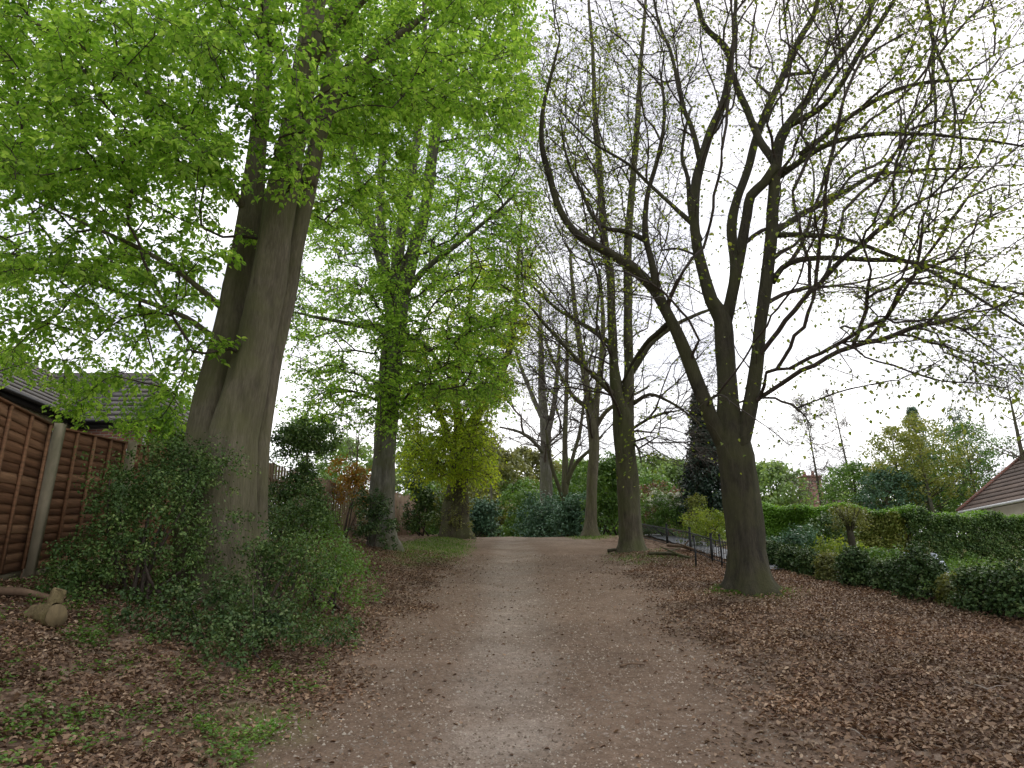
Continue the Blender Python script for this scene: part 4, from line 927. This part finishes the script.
for q in rl_:
    ac = Acc(); ac.box((q[0], q[1], gz(*q) + .29), (.045, .045, .64)); ac.box((q[0], q[1], gz(*q) + .625), (.06, .06, .025)); ac.build('post', M['iron'], rr_, rb_)
# two stray posts near the drive
for (px, py, Yk, h, lb) in [(696, 566, 15.4, .62, 'thin dark iron post standing at the railing end'), (722, 566, 15.2, .66, 'rusty bent iron stake by the driveway, beside the mossy-footed trunk')]:
    q = P(px, py, Yk); zb = gz(q[0], Yk); ac = Acc(); ac.tube([[q[0], Yk, zb - .05], [q[0] + .01, Yk, zb + h * .5], [q[0] - .01, Yk, zb + h]], [.022, .02, .02], 8); ac.tube([[q[0] - .01, Yk, zb + h], [q[0] - .01, Yk, zb + h + .03]], [.03, .026], 8)
    tag(ac.build('iron_post', M['iron']), lb, 'post')
# driveway
a = Acc(); yy = np.linspace(14.2, 27, 50); rows = []
for y_ in yy:
    for x_ in np.linspace(4.8, 6.1, 12): rows.append([x_, y_, gz(x_, y_) + .045])
i = np.arange(49)[:, None] * 12; j = np.arange(11)[None]
a.add(rows, np.stack([i + j, i + j + 1, i + 12 + j + 1, i + 12 + j], -1).reshape(-1, 4))
tag(a.build('driveway', M['tarmac'], smooth=True), kind='structure')

# ------------------------------------------------------------------ houses
def courses(ac, e0, e1, r0, r1, n, th=.035):
    """tile courses on the roof plane: eave e0->e1, ridge r0->r1"""
    e0, e1, r0, r1 = [np.array(q, float) for q in (e0, e1, r0, r1)]
    nrm = norm(np.cross(e1 - e0, r0 - e0)); nrm = nrm if nrm[2] > 0 else -nrm
    for k in range(n):
        a0, a1 = k / n, (k + 1.08) / n
        lo0 = e0 + (r0 - e0) * a0; lo1 = e1 + (r1 - e1) * a0; hi0 = e0 + (r0 - e0) * min(1, a1); hi1 = e1 + (r1 - e1) * min(1, a1)
        ac.hexa([lo0, lo1, hi1 - nrm * .02, hi0 - nrm * .02, lo0 + nrm * th, lo1 + nrm * th, hi1 + nrm * .004, hi0 + nrm * .004], val=rng.random())
hz = 2.9
h = thing('bungalow', (-13, 19, hz), 'grey-tiled brick bungalow behind the wooden fence on the left', 'house'); hb = (-13, 19, hz)
ac = Acc(); courses(ac, (-11.4, 18.0, 6.1), (-9.5, 18.0, 6.1), (-11.45, 21.2, 8.45), (-11.3, 21.2, 8.45), 11)
courses(ac, (-9.5, 18.0, 6.1), (-9.5, 24.4, 6.1), (-11.3, 21.2, 8.45), (-11.3, 21.201, 8.45), 11)
courses(ac, (-11.4, 18.0, 6.1), (-11.4, 18.0, 6.1), (-14.8, 21.2, 8.45), (-11.4, 21.2, 8.45), 11)
courses(ac, (-18, 24.4, 6.1), (-9.5, 24.4, 6.1), (-18, 21.2, 8.45), (-11.3, 21.2, 8.45), 11)
ac.build('roof', M['roof_grey'], h, hb)
ac = Acc(); courses(ac, (-11.3, 9, 6.15), (-11.3, 18.0, 6.15), (-14.6, 9, 8.5), (-14.6, 21.2, 8.5), 11)
courses(ac, (-18, 9, 6.15), (-18, 21.2, 6.15), (-14.6, 9, 8.5), (-14.6, 21.2, 8.5), 11)
ac.build('wing_roof', M['roof_grey'], h, hb)
ac = Acc(); ac.tube([[-11.35, 17.95, 6.2], [-14.6, 21.1, 8.58]], .055, 8); ac.build('valley_flashing', M['concrete'], h, hb)
ac = Acc(); ac.box((-10.55, 21.2, 4.5), (1.75, 6.2, 3.4)); ac.build('wall', M['brick'], h, hb)
ac = Acc(); ac.box((-14.7, 15, 4.5), (6.3, 11.9, 3.2)); ac.build('wing_wall', M['cream'], h, hb)
ac = Acc(); ac.tube([[-11.28, 9, 6.12], [-11.28, 17.9, 6.12]], .06, 8); ac.box((-11.36, 13.5, 6.02), (.03, 9, .16)); ac.build('gutter', M['dark_trim'], h, hb)
ac = Acc(); ac.tube([[-11.3, 17.93, 6.06], [-9.4, 17.93, 6.06]], .055, 8); ac.box((-10.4, 18.0, 5.96), (2.0, .03, .14)); ac.build('gutter', M['dark_trim'], h, hb)
ac = Acc(); ac.box((-11.45, 13.4, 5.87), (.08, 8.8, .12)); ac.build('fascia', M['concrete'], h, hb)
ac = Acc(); ac.tube([[-9.42, 17.9, 6.1], [-9.52, 18.0, 5.8], [-9.52, 18.02, 3.2]], .04, 8); ac.build('downpipe', M['upvc'], h, hb)
def window(parent, pb, c, w, hh, axis):
    fr_ = Acc(); gl = Acc(); t = .06
    def bxx(acc, du, dv, su, sv, dep, th):
        if axis == 'x': acc.box((c[0] + du, c[1] + dep, c[2] + dv), (su, th, sv))
        else: acc.box((c[0] + dep, c[1] + du, c[2] + dv), (th, su, sv))
    s = -1
    bxx(fr_, 0, hh / 2, w, t, 0, .07); bxx(fr_, 0, -hh / 2, w, t, 0, .07); bxx(fr_, -w / 2 + t / 2, 0, t, hh - t, 0, .07); bxx(fr_, w / 2 - t / 2, 0, t, hh - t, 0, .07); bxx(fr_, 0, 0, t, hh - t, 0, .06)
    bxx(gl, 0, 0, w - t, hh - t, .004 if axis == 'x' else -.004, .02)
    wn = fr_.build('window', M['upvc'], parent, pb); gl.build('pane', M['glass'], wn, pb); return wn
window(h, hb, (-10.5, 18.07, 4.75), 1.4, 1.15, 'x')
for yk in (12.6, 14.2, 15.8, 17.2): window(h, hb, (-11.52, yk, 5.2), 1.1, .95, 'y')
# conservatory-like sunlit sill of outbuilding by fence end
hb2 = (24, 24, 2.6); h = thing('bungalow', hb2, 'brown-roofed cream bungalow at the right edge behind the dark hedge', 'house')
ac = Acc(); courses(ac, (18.9, 16, 5.2), (18.9, 30.3, 5.2), (24, 16, 8.95), (24, 30.3, 8.95), 17); courses(ac, (29.1, 16, 5.2), (29.1, 30.3, 5.2), (24, 16, 8.95), (24, 30.3, 8.95), 17); ac.build('roof', M['roof_brown'], h, hb2)
ac = Acc(); ac.box((24, 23.2, 3.8), (9.5, 13.6, 2.7)); 
ac.add([[19.25, 30.0, 5.15], [28.75, 30.0, 5.15], [24, 30.0, 8.75], [19.25, 29.7, 5.15], [28.75, 29.7, 5.15], [24, 29.7, 8.75]], [[0, 3, 4, 1], [1, 4, 5, 2], [2, 5, 3, 0]], [[0, 1, 2], [3, 5, 4]])
ac.build('wall', M['cream'], h, hb2)
ac = Acc(); ac.tube([[18.82, 16, 5.16], [18.82, 30.2, 5.16]], .06, 8); ac.build('gutter', M['upvc'], h, hb2)
ac = Acc(); ac.tube([[18.86, 30.34, 5.25], [24, 30.34, 9.0]], .07, 6); ac.build('verge', M['brick'], h, hb2)
ac = Acc(); ac.tube([[19.1, 25.2, 5.1], [19.18, 25.2, 4.9], [19.18, 25.2, 2.6]], .035, 8); ac.build('downpipe', M['upvc'], h, hb2)
window(h, hb2, (19.22, 24.0, 4.15), 1.3, 1.1, 'y'); window(h, hb2, (19.22, 20.5, 4.15), 1.5, 1.1, 'y')
# brick chimney house far
q = P(809, 478, 60); hb3 = (q[0], 60, gz(q[0], 60)); h = thing('brick_house', hb3, 'far red brick house showing only its gable end beside the wispy trees', 'house')
ac = Acc(); ac.box((q[0], 60, (q[2] + hb3[2]) / 2), (1.5, 1.2, q[2] - hb3[2])); ac.box((q[0], 60, q[2] + .04), (1.7, 1.4, .16)); ac.build('chimney', M['brick'], h, hb3)
for dx in (-.35, .35):
    ac = Acc(); ac.tube([[q[0] + dx, 60, q[2] + .1], [q[0] + dx, 60, q[2] + .55]], [.15, .12], 10); ac.build('chimney_pot', M['brick'], h, hb3)
ac = Acc(); ac.box((q[0] + 2.6, 64, hb3[2] + 2.4), (9, 7, 4.8)); ac.build('wall', M['brick'], h, hb3)
zr = hb3[2] + 4.8
ac = Acc(); courses(ac, (q[0] - 2.2, 60.2, zr), (q[0] + 7.4, 60.2, zr), (q[0] - 2.2, 64, zr + 1.5), (q[0] + 7.4, 64, zr + 1.5), 12); courses(ac, (q[0] - 2.2, 67.8, zr), (q[0] + 7.4, 67.8, zr), (q[0] - 2.2, 64, zr + 1.5), (q[0] + 7.4, 64, zr + 1.5), 12); ac.build('roof', M['roof_brown'], h, hb3)

# ------------------------------------------------------------------ small things
# white sacks behind the ivy
for (px, py, Yk, w, hh, lb) in [(909, 566, 13.2, .14, .30, 'pale bluish-white plastic sack standing among the ivy, left of two'), (936, 563, 13.6, .17, .24, 'pale crumpled white sack behind the bushy ivy mound, right of two')]:
    q = P(px, py, Yk); zb = gz(q[0], Yk) ; z0_ = P(px, py, Yk)[2] - .13; ac = Acc()
    hs = np.linspace(0, 1, 9); pts = np.stack([q[0] + .03 * np.sin(hs * 4), np.full(9, Yk), z0_ - .15 + hs * (hh + .15)], 1)
    ac.tube(pts, w * .85 * np.array([.75, .95, 1, .98, .96, .92, .8, .5, .3]), 16, flute=.16, fk=6, rough=.03); ac.tube([pts[-1], pts[-1] + [0.02, 0, .05]], [w * .22, w * .4], 12)
    tag(ac.build('plastic_sack', M['plastic'], smooth=True), lb, 'sack', 'white sacks in the garden')
# forked stump lower left
q = P(42, 628, 6.35); z0_ = gz(q[0], 6.35); b0 = np.array([q[0], 6.35, z0_])
st_ = thing('forked_stump', b0, 'yellow-brown sawn log with an upright stub lying below the concrete post', 'log')
ac = Acc()
def knotty(a_, c_, r0, r1):
    t_ = np.linspace(0, 1, 9)[:, None]; return a_ * (1 - t_) + c_ * t_ + np.sin(t_ * 5) * np.array([0, .008, .006]), np.linspace(r0, r1, 9) * (1 + .05 * np.sin(np.arange(9) * 1.9))
pA, pB = b0 + [-.17, .10, .06], b0 + [.13, -.03, .075]
p, r_ = knotty(pA, pB, .085, .095); ac.tube(p, r_, 18, flute=.08, rough=.05, cap=False); ac.build('log_body', M['log_bark'], st_, b0)
for e_, d_, r0 in ((p[0], p[0] - p[1], .083), (p[-1], p[-1] - p[-2], .098)):
    ac = Acc(); d_ = norm(d_); ac.tube([e_ - d_ * .01, e_ + d_ * .004], [r0, r0 * .97], 18, flute=.05); ac.build('cut_face', M['cut_wood'], st_, b0)
ac = Acc(); p, r_ = knotty(b0 + [.02, .02, .08], b0 + [.06, .06, .29], .066, .056); ac.tube(p, r_, 14, flute=.1, rough=.05); sb = ac.build('stub', M['log_bark'], st_, b0)
ac = Acc(); d_ = norm(p[-1] - p[-2]); ac.tube([p[-1] - d_ * .01, p[-1] + d_ * .006], [.058, .054], 14, flute=.05); ac.build('cut_face', M['cut_wood'], st_, b0)
def stick(name, lb, pts, rad, m, cat='branch', group=None, side=()):
    ac = Acc(); pts = [np.array([p[0], p[1], gz(p[0], p[1]) + p[2]]) for p in pts]
    p, r_ = resample(pts, np.linspace(rad, rad * .5, len(pts)), .05); ac.tube(p, r_, 8, rough=.05)
    for (s, v) in side:
        b = p[int(s * (len(p) - 1))]; ac.tube([b, b + np.array(v) * .5 + [0, 0, .01], b + np.array(v)], [rad * .55, rad * .45, rad * .25], 6)
    o = ac.build(name, m, smooth=True); tag(o, lb, cat, group); return o
GS = 'dead wood on the ground'
q = P(20, 606, 6.9)
stick('fallen_log', 'brown broken log lying along the foot of the wooden fence', [(q[0] - .5, 6.75, .06), (q[0], 6.85, .08), (q[0] + .35, 6.95, .05)], .05, M['dead_wood'], 'log', GS)
def gp(px, py):
    """ground point under a pixel by marching"""
    for Yk in np.arange(3, 40, .03):
        p = P(px, py, Yk)
        if p[2] <= gz(p[0], p[1]): return p[0], p[1]
    return p[0], p[1]
def stick_px(lb, a_, b_, rad, m, bend=.05, side=(), name='fallen_branch', lift=.012):
    A = gp(*a_); B = gp(*b_); mx_ = ((A[0] + B[0]) / 2 + bend, (A[1] + B[1]) / 2)
    stick(name, lb, [(*A, lift), (*mx_, lift + .02), (*B, lift)], rad, m, 'branch', GS, side)
stick_px('pale straight stick lying on the leaves at lower right', (846, 732), (866, 742), .006, M['pale_stick'], .0)
stick_px('thin pale forked twig on the leaves near the right edge', (966, 684), (1004, 702), .006, M['pale_stick'], .03, [(.5, (.18, .05, .02))])
stick_px('dark short broken branch lying on the bare path edge', (620, 668), (645, 667), .012, M['dead_wood'], .0)
stick_px('mossy dead branch in front of the iron railing, longest', (650, 556), (690, 560), .05, M['bark_mid'], .1, [(.3, (.5, .3, .15)), (.7, (-.4, .2, .2))], lift=.05)
stick_px('red-brown broken branch behind the mossy one by the railing', (668, 548), (702, 556), .045, M['dead_wood'], .1, [(.4, (.3, .2, .25)), (.6, (-.3, .3, .15))], lift=.08)
stick_px('dark stub of branch at the foot of the divided trunk', (608, 553), (622, 552), .05, M['bark_dark'], .0, lift=.05)
stick_px('bare grey twig caught at the front of the holly', (185, 618), (205, 604), .007, M['pale_stick'], .0, lift=.08)
stick_px('thin dark twig lying across the leaves at lower right', (915, 640), (990, 668), .006, M['dead_wood'], .05)
# mossy roots round the mossy-footed tree
x_, y_ = tree_base(750, 592, 11.5)[:2]
a = Acc(); n = 3200; an = rng.uniform(0, 6.3, n); rr = .30 + np.abs(rng.normal(0, .12, n)) * (1 + .9 * np.sin(an * 3 + 1) * np.sin(an * 7)); px_ = x_ + np.cos(an) * rr; py_ = y_ + np.sin(an) * rr
p = np.stack([px_, py_, ground_z(px_, py_)], 1); leaves(a, p, np.stack([np.cos(an) * .5, np.sin(an) * .5, np.ones(n)], 1) + rng.normal(0, .4, (n, 3)), norm(rng.standard_normal((n, 3))), rng.uniform(.03, .07, n), .012, simple=True)
tag(a.build('moss', M['grass']), 'yellow-green moss and sprouts ringing the dark trunk foot', 'moss', kind='stuff')

# understorey closing the view behind the path-end shrubs
for (px, Yk, rx, h, m, lb) in [(520, 46, 3.0, 4.6, 'leaf_grn', 'dark mass of undergrowth behind the bright green shrub at the path end'), (470, 45, 2.6, 4.4, 'leaf_olive', 'dull undergrowth behind the grey-green shrub at the path end'), (585, 46, 3.2, 5.0, 'leaf_grn', 'green undergrowth behind the slender third tree, lowest layer'), (640, 44, 3.0, 5.0, 'leaf_grn', 'green undergrowth behind the divided trunk'), (430, 42, 2.4, 3.6, 'leaf_grn', 'green undergrowth behind the dark green bush on the left')]:
    bush('undergrowth_bush', lb, at_px(px, Yk), Yk, (rx, 1.8), h, 420, 26, (.16, .24), M[m], .5, cat='shrub', group='undergrowth beyond the path end')
